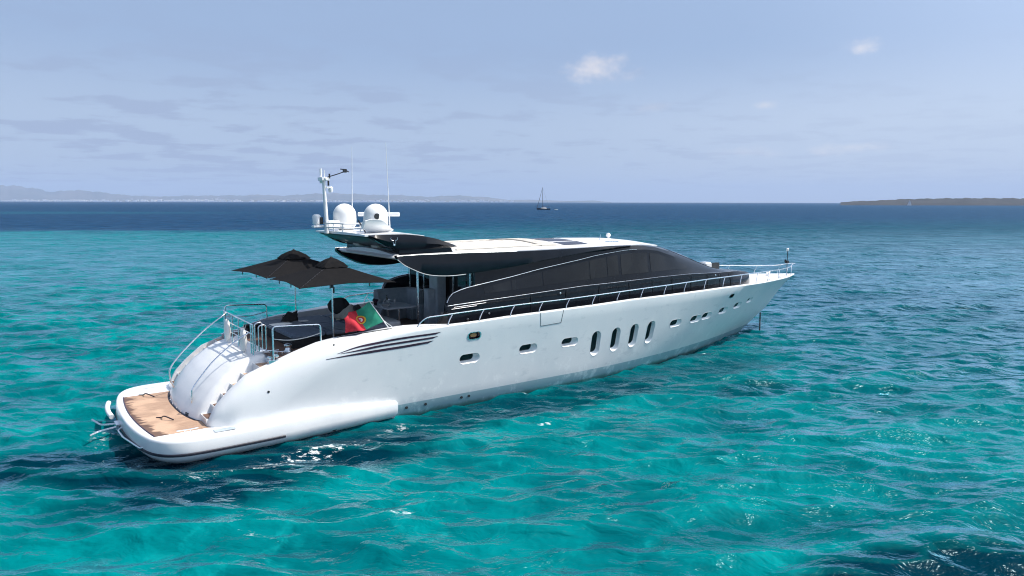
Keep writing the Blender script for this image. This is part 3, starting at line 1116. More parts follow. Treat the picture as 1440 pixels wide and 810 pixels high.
for sgn in (1, -1):
    cleat(platform, 0.95, 2.86 * sgn, 0.668, 0.0, 0.55)
g = G()
g.prism([(1.55, 3.08, 0.672), (2.1, 3.12, 0.682), (2.1, 3.36, 0.682), (1.55, 3.34, 0.672)], (0, 0, 0.008))
build('deck_vent', g, 'greyseat', platform, smooth=0)
# stowed steel fender bar and swim ladder tubes on the transom
g = G()
g.tube(rnd_path([(-0.30, 0.25, 0.36), (-0.42, 0.3, 0.30), (-0.38, 1.0, 0.28), (-0.14, 2.35, 0.28), (-0.02, 2.4, 0.36)], 0.12), 0.026, 8)
build('swim_ladder', g, 'chrome', platform)
g = G()
g.tube(spl([(-0.36, -2.1, 0.55), (-0.44, -1.75, 0.5), (-0.46, -1.3, 0.45), (-0.42, -0.9, 0.40)], 5), 0.075, 12)
build('fender_pad', g, 'white', platform)
g = G()
g.tube(rnd_path([(-0.25, -0.35, 0.32), (-0.75, -0.55, 0.30), (-0.95, -0.9, 0.42)], 0.1), 0.03, 8)
g.tube(rnd_path([(-0.25, -0.15, 0.30), (-0.85, -0.2, 0.22), (-1.1, -0.05, 0.18)], 0.1), 0.03, 8)
g.box(-0.42, -0.2, -0.5, 0.0, 0.22, 0.38)
build('boarding_bracket', g, 'chrome', platform, bevel=0.01)

# ------------------------------------------------------------------ garage door (the rounded hump of the stern)
def hump_pt(u, v):
    """u across -1..1, v from the platform (0) to the deck (1)"""
    W = itp(v, [0, 0.5, 1], [2.02, 1.94, 1.84])
    bow = 0.26 * (1 - abs(u) ** 2.4)
    prof = [(1.42, 0.64), (1.46, 0.80), (1.62, 1.12), (1.86, 1.45), (2.16, 1.76), (2.52, 2.03), (2.9, 2.22), (3.3, 2.34), (3.6, 2.37)]
    ts = [k / (len(prof) - 1) for k in range(len(prof))]
    x = itp(v, ts, [p[0] for p in prof])
    z = itp(v, ts, [p[1] for p in prof])
    edge = max(0, (abs(u) - 0.88) / 0.12)
    drop = 0.16 * (1 - math.sqrt(max(0, 1 - edge ** 2)))
    return (x - bow * (1 - 0.85 * v) + drop * 0.9, u * W, z - drop * (0.25 + 0.75 * v))


g = G()
rings = []
NV = 26
us = [-1, -0.985, -0.96, -0.93, -0.9, -0.86] + [k / 12 - 0.75 for k in range(19)] + [0.86, 0.9, 0.93, 0.96, 0.985, 1]
us = sorted(set(round(u, 4) for u in us))
for j in range(NV + 1):
    v = j / NV
    top = [Vector(hump_pt(u, v)) for u in us]
    back = [Vector((max(p.x, 3.6), p.y, 0.6)) for p in (top[-1], top[0])]
    rings.append(top + back)
g.loft(rings)
hump = build('garage_door', g, 'white', yacht, smooth=32)
g = G()
g.tube([Vector(hump_pt(u, 0.012)) + Vector((-0.012, 0, 0.01)) for u in us], 0.03, 6)
build('door_seal', g, 'rubber', hump)
for u in (-0.62, 0.62):
    g = G()
    for dv in (0.055, 0.085):
        a = Vector(hump_pt(u - 0.05, dv))
        b = Vector(hump_pt(u + 0.05, dv))
        g.tube([a + Vector((-0.01, 0, 0.0)), b + Vector((-0.01, 0, 0.0))], 0.016, 6)
    build('hinge_plate', g, 'dark', hump)
for u in (-0.36, -0.12, 0.16, 0.4):
    g = G()
    p = Vector(hump_pt(u, 0.05))
    g.lathe([(0.0, -0.03), (0.028, -0.02), (0.028, 0.0), (0.0, 0.004)], (p.x - 0.01, p.y, p.z), 10, 'x')
    build('courtesy_light', g, 'chrome', hump)
# curved steel rails either side of the stern door
for y, P in ((-1.25, [(1.40, -1.15, 0.98), (1.30, -1.2, 1.30), (1.32, -1.2, 1.60), (1.55, -1.2, 1.93), (1.87, -1.2, 2.26), (2.4, -1.2, 2.74), (2.94, -1.2, 3.12), (3.12, -1.3, 3.22)]),
             (1.2, [(1.43, 1.2, 0.92), (1.45, 1.2, 1.30), (1.51, 1.2, 1.50), (1.99, 1.2, 2.09), (2.4, 1.2, 2.45), (2.74, 1.2, 2.71), (3.14, 1.25, 2.95)])):
    g = G()
    g.tube(spl(P, 5), 0.026, 8)
    build('stern_handrail', g, 'chrome', yacht)
for y0, s in ((-1.5, -1), (1.5, 1)):
    g = G()
    g.tube(spl([(0.86, y0, 0.69), (0.66, y0 - 0.2, 0.78), (0.62, y0 - 0.42, 0.70), (0.5, y0 - 0.55, 0.68)], 5), 0.018, 6)
    build('shower_hose', g, 'rubber', platform)

# stairs between the door and the quarters
for sgn in (1, -1):
    st = G()
    steps = [(1.50, 0.86), (1.78, 1.12), (2.06, 1.38), (2.34, 1.63), (2.66, 1.89), (3.02, 2.13)]
    prev = None
    for i, (x, z) in enumerate(steps):
        x1 = steps[i + 1][0] if i + 1 < len(steps) else 3.38
        st.box(x, x1 + (0.02 if i + 1 < len(steps) else 0), sgn * 1.78, sgn * 2.585, 0.5, z)
    stairs = build('stern_stairs', st, 'white', yacht, smooth=0)
    for i, (x, z) in enumerate(steps):
        x1 = steps[i + 1][0] if i + 1 < len(steps) else 3.38
        g = G()
        g.box(x + 0.02, x1 - 0.012, sgn * 2.06, sgn * 2.55, z + 0.003, z + 0.012)
        build('tread', g, 'teak_dark' if i < 3 else 'teak', stairs, smooth=0)

# ------------------------------------------------------------------ decks
def deck_sheet(name, x0, x1, m, dzv=0.004, wfun=None, step=0.4):
    g = G()
    xs = list(np.arange(x0, x1, step)) + [x1]
    vs_, fs = [], []
    for x in xs:
        wy = max(0.02, (y_in(x) - 0.026) if wfun is None else wfun(x))
        for k in range(9):
            y = wy * (k / 4 - 1)
            vs_.append((x, y, deck_z(x) + dzv))
    for i in range(len(xs) - 1):
        for k in range(8):
            a = i * 9 + k
            fs.append((a, a + 1, a + 10, a + 9))
    g.add(vs_, fs)
    return build(name, g, m, yacht, smooth=0)


deck_sheet('cockpit_deck', 3.41, 11.2, 'teak_dark')
deck_sheet('side_deck', 11.2, 24.0, 'teak_dark')
deck_sheet('foredeck', 24.0, 33.6, 'nonskid')

# ------------------------------------------------------------------ cabin
CX = [10.55, 11.2, 12, 13.4, 15.5, 17, 18, 19.2, 20, 20.7, 21.4, 22, 22.6, 23.2, 23.9, 24.6, 25.3, 26, 26.8, 27.4, 27.8, 28.15, 28.4, 28.58, 28.7, 28.78, 28.82]


def cabin_half(x):
    zb = deck_z(x) - 0.03
    yb = itp(x, [9, 12, 19, 22, 24, 26, 27.0, 27.8, 28.3, 28.58, 28.74, 28.82], [2.56, 2.64, 2.64, 2.48, 2.26, 1.93, 1.68, 1.38, 1.05, 0.72, 0.36, 0.02])
    zbelt = itp(x, [9.3, 12, 15.5, 17, 19.7, 22, 24, 26, 27.3, 27.9, 28.35, 28.65, 28.82], [3.38, 3.50, 3.66, 3.68, 3.74, 3.74, 3.66, 3.60, 3.48, 3.37, 3.22, 3.06, zb + 0.05])
    ybelt = yb - itp(x, [10, 24, 27, 28.6], [0.03, 0.05, 0.12, 0.04]) 
    zc_ = itp(x, [9.4, 9.6, 10.2, 12.1, 13.4, 15.5, 16.3, 18, 19.2, 20, 21, 22, 23, 24, 25, 26], [3.5, 3.76, 3.94, 4.20, 4.41, 4.68, 4.80, 4.95, 4.93, 4.84, 4.58, 4.27, 4.03, 3.84, 3.68, 3.62])
    yc = itp(x, [10, 16, 19, 21, 23, 25, 26], [2.47, 2.44, 2.38, 2.20, 1.98, 1.80, 1.72])
    if x >= 24.5:
        yc = min(yc, ybelt - 0.03)
        zc_ = max(zc_, zbelt + 0.012)
    zs_ = itp(x, [10, 18, 19, 20, 21, 22, 23, 24, 25, 26], [5.12, 5.13, 5.09, 4.98, 4.76, 4.46, 4.16, 3.90, 3.71, 3.63])
    ys_ = yc - itp(x, [10, 18, 22, 26], [0.06, 0.10, 0.18, 0.05])
    zk = itp(x, [10, 17, 19, 20, 21, 22, 22.6, 23.2, 23.9, 24.6, 25.3, 26, 27.3, 27.9, 28.35, 28.65, 28.82], [5.32, 5.34, 5.28, 5.18, 5.03, 4.83, 4.68, 4.47, 4.17, 3.86, 3.66, 3.62, 3.52, 3.41, 3.26, 3.09, zb + 0.06])
    if x > 26:
        zc_, zs_ = lerp(zbelt, zk, 0.3), lerp(zbelt, zk, 0.55)
        yc, ys_ = ybelt * 0.94, ybelt * 0.86
    zs_ = min(zs_, zk - 0.005)
    zc_ = min(zc_, zs_ - 0.005)
    return [(yb, zb), (yb - 0.005, lerp(zb, zbelt, 0.5)), (ybelt, zbelt - 0.02), (ybelt - 0.015, zbelt), (lerp(ybelt, yc, 0.12), lerp(zbelt, zc_, 0.05)), (lerp(ybelt, yc, 0.55), lerp(zbelt, zc_, 0.5)), (yc, zc_),
            (ys_, zs_), (ys_ * 0.93, zs_ + (zk - zs_) * 0.25), (ys_ * 0.75, zs_ + (zk - zs_) * 0.55), (ys_ * 0.5, zs_ + (zk - zs_) * 0.8), (ys_ * 0.22, zs_ + (zk - zs_) * 0.96)]


cxs = []
for a, b in zip(CX[:-1], CX[1:]):
    nn = max(1, int(round((b - a) / 0.35)))
    cxs += [lerp(a, b, k / nn) for k in range(nn)]
cxs.append(CX[-1])
rings = []
for x in cxs:
    h = cabin_half(x)
    rings.append([(x, y, z) for y, z in h] + [(x, -y, z) for y, z in h[::-1]])
g = G()
g.loft(rings)
cabin = build('cabin', g, 'black', yacht, smooth=22)


def cab_y(x, z):
    """outer half width of the cabin side at height z"""
    h = cabin_half(x)
    return float(np.interp(z, [p[1] for p in h[:8]], [p[0] for p in h[:8]]))


def side_panel(name, m, top, bot, sgn, off=0.008, parent=None, n=24, nv=5):
    """a pane laid on the cabin side between two curves given as (x, z) lists"""
    g = G()
    T = [Vector((x, 0, z)) for x, z in top]
    B_ = [Vector((x, 0, z)) for x, z in bot]

    def along(P, t):
        L = [0]
        for a, b in zip(P[:-1], P[1:]):
            L.append(L[-1] + (b - a).length)
        s = t * L[-1]
        return Vector((np.interp(s, L, [p.x for p in P]), 0, np.interp(s, L, [p.z for p in P])))
    rows = []
    for i in range(n + 1):
        a, b = along(T, i / n), along(B_, i / n)
        rows.append([a.lerp(b, j / nv) for j in range(nv + 1)])
    vs_ = []
    for o_ in (off, -0.01):
        for r_0 in rows:
            for p in r_0:
                vs_.append((p.x, sgn * (cab_y(p.x, p.z) + o_), p.z))
    k = nv + 1
    N = (n + 1) * k
    fs = []
    for i in range(n):
        for j in range(nv):
            a = i * k + j
            fs.append((a, a + 1, a + k + 1, a + k))
            fs.append((N + a, N + a + k, N + a + k + 1, N + a + 1))
    rim = [i * k for i in range(n + 1)] + [n * k + j for j in range(1, k)] + [i * k + nv for i in range(n - 1, -1, -1)] + [j for j in range(nv - 1, 0, -1)]
    for a, b in zip(rim, rim[1:] + rim[:1]):
        fs.append((a, b, N + b, N + a))
    g.add(vs_, fs)
    return build(name, g, m, parent or cabin, smooth=30)


WB = lambda x: itp(x, [10.1, 12.12, 15.56, 17.8, 20.9, 22.03, 23], [3.68, 3.74, 3.89, 3.98, 3.99, 3.97, 3.95])
WT = lambda x: itp(x, [10.5, 12.1, 13.4, 15.5, 16.3, 18, 19.2, 20, 21, 22, 22.4], [3.86, 4.08, 4.28, 4.56, 4.67, 4.82, 4.80, 4.70, 4.42, 4.08, 3.98])
for sgn in (1, -1):
    for a, b in ((10.9, 12.05), (12.10, 13.50), (13.55, 15.85), (15.90, 16.80), (16.85, 17.45), (17.62, 19.2), (19.38, 21.95)):
        xs = [lerp(a, b, k / 10) for k in range(11)]
        side_panel('side_window', 'glass', [(x, WT(x)) for x in xs], [(x, WB(x)) for x in xs], sgn)
    # bright trim lines
    g = G()
    P = [(9.37, 2.52, 3.49), (9.45, 2.52, 3.66), (9.6, 2.52, 3.80), (9.9, 2.51, 3.89), (10.2, 2.50, 3.955)]
    P += [(x, cab_y(x, cabin_half(x)[6][1]) + 0.012, cabin_half(x)[6][1] + 0.012) for x in np.arange(10.6, 18.6, 0.4)]
    g.tube([(x, sgn * y, z) for x, y, z in P], 0.017, 8, 0.006)
    build('chrome_trim', g, 'chrome', cabin)
    g = G()
    P = [(x, cabin_half(x)[3][0] + 0.012, cabin_half(x)[3][1] + 0.004) for x in np.arange(10.6, 27.2, 0.4)]
    P = [(9.36, 2.575, 3.385), (9.9, 2.58, 3.41)] + P
    g.tube([(x, sgn * y, z) for x, y, z in P], 0.013, 8, 0.003)
    build('belt_trim', g, 'chrome', cabin)
    for k, (a, b, dz_) in enumerate(((9.6, 10.9, -0.07), (9.5, 10.5, -0.125))):
        g = G()
        g.tube([(lerp(a, b, t / 6), sgn * (2.595 + 0.03 * t / 6), itp(lerp(a, b, t / 6), [9.3, 12], [3.38, 3.50]) + dz_) for t in range(7)], 0.010, 6)
        build('louvre', g, 'chrome', cabin)
    # hinged panels along the side passage
    for x in (12.9, 14.6, 16.3, 18.0, 19.4, 20.7, 22.0, 23.3, 24.4, 25.4):
        g = G()
        zb, zt = deck_z(x) + 0.05, cabin_half(x)[2][1] - 0.05
        g.tube([(x, sgn * (cabin_half(x)[0][0] + 0.003), lerp(zb, zt, t / 4)) for t in range(5)], 0.012, 5)
        build('panel_seam', g, 'dark', cabin)
    for x, z in ((11.05, 2.98), (24.0, 3.55), (14.3, 3.47), (10.15, 2.86)):
        g = G()
        y = cabin_half(x)[2][0] if x > 10.6 else 2.6
        g.lathe([(0.0, 0.03), (0.035, 0.025), (0.045, 0.0), (0.045, -0.03), (0, -0.03)], (x, sgn * (y + 0.012), z), 12, 'y')
        build('courtesy_light', g, 'chrome', cabin)

# windscreen panes wrapped over the sloping front
for (ya, yb2) in ((-0.93, -0.34), (-0.31, 0.31), (0.34, 0.93)):
    g = G()

    def ws(u, v, off):
        x = lerp(21.2, 25.0, v) + 0.0
        h = cabin_half(x)
        t = lerp(ya, yb2, u)
        prof = [(p[0], p[1]) for p in h[7:]] + [(0, h[-1][1] + 0.003)]
        half = prof[0][0]
        y = t * half
        z = float(np.interp(abs(y), [p[0] for p in prof[::-1]], [p[1] for p in prof[::-1]]))
        return (x, y, z + off)
    n_ = 10
    vs_ = [ws(i / n_, j / n_, o_) for o_ in (0.014, -0.02) for i in range(n_ + 1) for j in range(n_ + 1)]
    k = n_ + 1
    N = k * k
    fs = []
    for i in range(n_):
        for j in range(n_):
            a = i * k + j
            fs += [(a, a + 1, a + k + 1, a + k), (N + a, N + a + k, N + a + k + 1, N + a + 1)]
    rim = [i * k for i in range(k)] + [n_ * k + j for j in range(1, k)] + [i * k + n_ for i in range(n_ - 1, -1, -1)] + [j for j in range(n_ - 1, 0, -1)]
    for a, b in zip(rim, rim[1:] + rim[:1]):
        fs.append((a, b, N + b, N + a))
    g.add(vs_, fs)
    build('windscreen', g, 'glass', cabin, smooth=30)

# cockpit coamings: the sides of the cabin carried aft
for sgn in (1, -1):
    g = G()
    rings = []
    for x in (9.35, 9.37, 9.42, 9.5, 9.6, 9.75, 9.95, 10.2, 10.56):
        zt = itp(x, [9.35, 9.37, 9.42, 9.5, 9.6, 9.75, 9.95, 10.2, 10.56], [3.40, 3.49, 3.60, 3.70, 3.77, 3.83, 3.89, 3.94, 3.99])
        zb = deck_z(x) - 0.02
        rings.append([(x, sgn * 2.58, zb), (x, sgn * 2.585, 3.36), (x, sgn * 2.50, zt), (x, sgn * 2.36, zt - 0.01), (x, sgn * 2.32, zb)])
    g.loft(rings)
    build('coaming', g, 'black', cabin, smooth=40)
    g = G()
    g.prism([(9.38, sgn * 2.585, 2.38), (9.38, sgn * 2.585, 3.28), (9.0, sgn * 2.585, 2.85), (8.7, sgn * 2.585, 2.38)], (0, -sgn * 0.16, 0))
    build('side_fairing', g, 'dark', cabin, bevel=0.03)
    # steps up to the side deck
    g = G()
    g.box(9.55, 9.95, sgn * 2.62, sgn * 3.1, 2.36, 2.56)
    build('side_step', g, 'nonskid', cabin, bevel=0.02)

# ------------------------------------------------------------------ saloon doors and the things built in behind them
g = G()
for y in (-2.25, -1.1, 0.0, 1.1, 2.25):
    g.box(10.47, 10.54, y - 0.03, y + 0.03, 2.38, 5.02)
g.box(10.47, 10.54, -2.28, 2.28, 4.97, 5.03)
doors = build('saloon_door', g, 'chrome', cabin, bevel=0.006)
for y in (-1.68, -0.55, 0.55, 1.68):
    g = G()
    g.box(10.495, 10.52, y - 0.53, y + 0.53, 2.40, 4.96)
    build('pane', g, 'glass', doors, smooth=0)
g = G()
g.tube([(9.45, 0.35, 2.36), (9.45, 0.35, 5.05)], 0.030, 10)
build('support_pole', g, 'chrome', yacht)
g = G()
g.tube([(9.95, -0.65, 2.36), (9.95, -0.65, 5.05)], 0.022, 10)
build('support_pole', g, 'chrome', yacht)
# tall lockers beside the door
g = G()
g.box(9.78, 10.05, 0.15, 0.52, 2.38, 3.72)
lk = build('cockpit_locker', g, 'greyseat', yacht, bevel=0.02)
g = G()
g.box(10.05, 10.42, 0.1, 0.70, 2.38, 4.35)
build('locker_column', g, 'greyseat', lk, bevel=0.02)
g = G()
g.box(9.90, 10.30, 1.15, 1.75, 2.38, 2.95)
build('bar_cabinet', g, 'beige_panel', yacht, bevel=0.02)

# L sofa along the port side
g = G()
back = spl([(8.75, -1.95, 2.4), (8.85, -2.08, 2.4), (9.2, -2.16, 2.4), (10.1, -2.18, 2.4), (10.38, -2.05, 2.4), (10.42, -1.6, 2.4), (10.42, -1.05, 2.4)], 5)
rings = []
for i, p in enumerate(back):
    q = back[min(i + 1, len(back) - 1)] - back[max(i - 1, 0)]
    q.normalize()
    nn = Vector((-q.y, q.x, 0)) 
    if nn.dot(Vector((9.6, -1.2, 2.4)) - p) < 0:
        nn = -nn
    rings.append([(p + nn * a + Vector((0, 0, h)))[:] for a, h in ((0, 0), (0.0, 1.02), (0.04, 1.10), (0.12, 1.10), (0.18, 1.0), (0.22, 0.5), (0.22, 0))])
g.loft(rings)
sofa = build('cockpit_sofa', g, 'greyseat', yacht, smooth=45)
g = G()
g.tube([(p + Vector((0, 0.06 if p.x < 10.3 else 0, 1.105)))[:] for p in back], 0.022, 6)
build('piping', g, 'paleseat', sofa)
g = G()
g.box(8.85, 10.30, -2.0, -1.45, 2.38, 2.82)
build('seat', g, 'greyseat', sofa, bevel=0.05)
g = G()
g.box(9.85, 10.28, -1.42, -0.95, 2.38, 2.82)
build('seat', g, 'greyseat', sofa, bevel=0.05)
g = G()
g.box(10.0, 10.36, -0.92, -0.5, 2.38, 2.98)
build('armrest', g, 'greyseat', sofa, bevel=0.05)

# pale bench behind the sunpad
g = G()
P = []
for k in range(40):
    a = 2 * math.pi * k / 40
    c_, s_ = math.cos(a), math.sin(a)
    P.append((8.12 + 0.36 * math.copysign(abs(c_) ** 0.5, c_), 0.10 + 0.95 * math.copysign(abs(s_) ** 0.4, s_)))
g.loft([[(x, y, 2.36) for x, y in P], [(x, y, 2.68) for x, y in P], [(8.12 + (x - 8.12) * 0.97, 0.1 + (y - 0.1) * 0.985, 2.73) for x, y in P], [(8.12 + (x - 8.12) * 0.85, 0.1 + (y - 0.1) * 0.95, 2.75) for x, y in P]])
build('bench_seat', g, 'paleseat', yacht, smooth=50)

# sunpad
g = G()
g.box(4.34, 7.62, -1.62, 1.62, 2.355, 2.66)
pad = build('sunpad', g, 'blackcloth', yacht, bevel=0.02)
for k in range(3):
    for q in range(2):
        g = G()
        x0, x1 = 4.30 + k * 1.11, 4.30 + k * 1.11 + 1.09
        y0, y1 = (-1.66, -0.01) if q == 0 else (0.01, 1.66)
        g.box(x0, x1, y0, y1, 2.665, 2.80)
        mm = build('mattress', g, 'navy', pad, bevel=0.035, bevseg=3)
g = G()
g.box(5.55, 6.6, 1.0, 1.62, 2.801, 2.84)
build('loose_towel', g, 'navy_light', pad, bevel=0.015)

# capstans and cleats at the corners of the aft deck
for sgn in (-1, 1):
    g = G()
    c = (4.02, sgn * 2.12, 2.36)
    g.lathe([(0, 0), (0.16, 0), (0.16, 0.05), (0.10, 0.08), (0.085, 0.16), (0.12, 0.22), (0.12, 0.25), (0.06, 0.28), (0, 0.28)], c, 18)
    build('capstan', g, 'chrome' if sgn > 0 else 'dark', yacht)
    cleat(yacht, 3.72, sgn * 2.25, 2.37, 0.3)
    cleat(yacht, 3.62, sgn * 1.95, 2.37, 0.3)
g = G()
g.box(4.15, 4.55, -2.4, -2.0, 2.36, 2.62)
build('mooring_locker', g, 'dark', yacht, bevel=0.03)

# ------------------------------------------------------------------ hardtop
def hw(x):
    return 2.46 if x < 15.5 else 2.46 * math.sqrt(max(0.0, 1 - ((x - 15.5) / 6.35) ** 2.3))


def roof_z(x, y):
    zk = itp(x, [7.5, 9, 13, 17, 19, 20, 21, 21.85], [5.30, 5.33, 5.37, 5.375, 5.325, 5.225, 5.075, 4.93])
    fall = itp(x, [7.5, 17, 19, 21.9], [0.20, 0.21, 0.22, 0.26])
    return zk - fall * (y / 2.46) ** 2


rings = []
for x in list(np.arange(7.62, 20.6, 0.4)) + [20.6, 20.9, 21.2, 21.45, 21.65, 21.78, 21.84]:
    wv = max(0.03, hw(x))
    top = [(x, wv * math.sin(math.pi / 2 * (k / 10 - 1)), 0) for k in range(21)]
    top = [(x, y, roof_z(x, y)) for _, y, _ in top]
    rings.append([(x, top[0][1] * 1.0, top[0][2] - 0.05)] + top + [(x, top[-1][1], top[-1][2] - 0.05)])
g = G()
g.loft(rings)
roof = build('hardtop', g, 'white', yacht, smooth=35)


def on_roof(name, m, pts, h=0.014, parent=None, sub=6):
    """low panel lying on the cambered roof; pts is a quad in (x, y)"""
    g = G()
    vs_ = []
    for off in (h, -0.01):
        for i in range(sub + 1):
            for j in range(sub + 1):
                u, v = i / sub, j / sub
                a = Vector(pts[0]).lerp(Vector(pts[1]), u)
                b = Vector(pts[3]).lerp(Vector(pts[2]), u)
                p = a.lerp(b, v)
                vs_.append((p.x, p.y, roof_z(p.x, p.y) + off))
    k = sub + 1
    N = k * k
    fs = []
    for i in range(sub):
        for j in range(sub):
            a = i * k + j
            fs += [(a, a + 1, a + k + 1, a + k), (N + a, N + a + k, N + a + k + 1, N + a + 1)]
    rim = [i * k for i in range(k)] + [sub * k + j for j in range(1, k)] + [i * k + sub for i in range(sub - 1, -1, -1)] + [j for j in range(sub - 1, 0, -1)]
    for a, b in zip(rim, rim[1:] + rim[:1]):
        fs.append((a, b, N + b, N + a))
    g.add(vs_, fs)
    return build(name, g, m, parent or roof, smooth=25)


sunroof = on_roof('sunroof', 'cream', [(10.2, -1.7), (13.9, -1.7), (13.9, 1.9), (10.2, 1.9)], 0.012)
g = G()
for y0, y1, x0, x1 in ((-1.78, -1.70, 10.1, 14.6), (1.92, 1.97, 10.1, 14.6)):
    pts = [(x, (y0 + y1) / 2, roof_z(x, (y0 + y1) / 2) + 0.03) for x in np.arange(x0, x1 + .01, 0.45)]
    g.tube(pts, 0.045, 6)
build('sunroof_rail', g, 'beige_panel', roof)
on_roof('wind_deflector', 'beige_panel', [(13.95, -1.65), (14.65, -1.65), (14.55, 2.05), (13.85, 2.05)], 0.055)
for k in range(7):
    x = 10.6 + k * 0.47
    on_roof('sunroof_slot', 'dark', [(x, -0.9), (x + 0.05, -0.9), (x + 0.05, 0.1), (x, 0.1)], 0.016, sunroof, 3)
for k in range(6):
    x = 10.75 + k * 0.52
    on_roof('sunroof_slot', 'beige_panel', [(x, 0.55), (x + 0.06, 0.55), (x + 0.06, 1.55), (x, 1.55)], 0.016, sunroof, 3)
for a, b in ((-1.2, -0.15), (0.1, 1.05), (1.3, 2.0)):
    on_roof('solar_panel', 'solar', [(15.0, a), (16.25, a), (16.25, b), (15.0, b)], 0.012)
g = G()
for k in range(7):
    x = 10.7 + 0.6 * k
    g.lathe([(0, 0), (0.03, 0), (0.03, 0.035), (0, 0.04)], (x, -1.9, roof_z(x, -1.9)), 8)
build('roof_fastener', g, 'dark', roof)
# roof searchlight / camera ball
g = G()
c = (19.6, -0.35, roof_z(19.6, -0.35) - 0.01)
g.lathe([(0, 0), (0.10, 0), (0.10, 0.03), (0.05, 0.05), (0.05, 0.09), (0.10, 0.12), (0.11, 0.18), (0.07, 0.25), (0, 0.27)], c, 16)
build('searchlight', g, 'white', roof)
g = G()
g.tube([(17.8, 1.0, roof_z(17.8, 1.0)), (17.86, 1.0, roof_z(17.8, 1.0) + 0.22)], 0.012, 5)
g.tube([(17.4, 1.75, roof_z(17.4, 1.75) + .03), (18.2, 1.75, roof_z(18.2, 1.75) + 0.03)], 0.018, 5)
build('roof_wiper', g, 'chrome', roof)

# the black eyebrows that run down each side of the hardtop
LOWC = [(7.50, 5.055), (7.75, 4.86), (8.16, 4.66), (8.5, 4.53), (8.9, 4.455), (9.3, 4.425), (9.68, 4.42), (10.4, 4.46), (12.1, 4.59), (13.6, 4.75), (15.45, 4.93), (17.0, 5.05), (17.9, 5.105), (18.35, 5.115)]
TOPC = [(7.50, 5.155), (8.2, 5.17), (9, 5.165), (10.2, 5.16), (11.5, 5.135), (13.3, 5.125), (15.45, 5.14), (17.35, 5.155), (18.35, 5.135)]
for sgn in (1, -1):
    g = G()
    rings = []
    lo = spl([(x, 0, z) for x, z in LOWC], 3)
    for p in lo:
        x = p.x
        zl = p.z
        zt = max(itp(x, [q[0] for q in TOPC], [q[1] for q in TOPC]), zl + 0.01)
        yo = itp(x, [7.5, 8.5, 14, 17, 18.35], [2.60, 2.62, 2.62, 2.56, 2.40])
        lean = 0.05
        rings.append([(x, sgn * (yo - 0.16), zl + 0.02), (x, sgn * (yo - 0.015), zl), (x, sgn * yo, zl + min(0.03, (zt - zl) / 3)), (x, sgn * (yo - lean * .5), lerp(zl, zt, 0.6)), (x, sgn * (yo - lean), zt - 0.012), (x, sgn * (yo - lean - 0.03), zt), (x, sgn * (yo - 0.26), zt + 0.012)])
    g.loft(rings)
    wing = build('roof_wing', g, 'black', yacht, smooth=32)
    g = G()
    g.tube([(p.x, sgn * (itp(p.x, [7.5, 8.5, 14], [2.60, 2.62, 2.62]) - 0.005), p.z - 0.004) for p in lo if p.x < 10.2], 0.014, 6)
    build('edge_trim', g, 'paleseat', wing)
    g = G()
    g.tube([(x, sgn * (itp(x, [7.5, 8.5, 14], [2.60, 2.62, 2.62]) - 0.055), itp(x, [q[0] for q in TOPC], [q[1] for q in TOPC]) + 0.006) for x in np.arange(7.5, 12.6, 0.3)], 0.014, 6)
    build('edge_trim', g, 'chrome', wing)
# white lip of the hardtop's after edge, ceiling below
g = G()
g.prism([(7.52, -2.44, 5.10), (7.52, 2.44, 5.10), (7.60, 2.44, 5.16), (7.9, 0, 5.32), (7.60, -2.44, 5.16)], (0.12, 0, 0))
build('roof_lip', g, 'white', roof)
g = G()
g.box(7.66, 10.5, -2.4, 2.4, 5.02, 5.085)
build('headliner', g, 'beige_panel', roof, smooth=0)

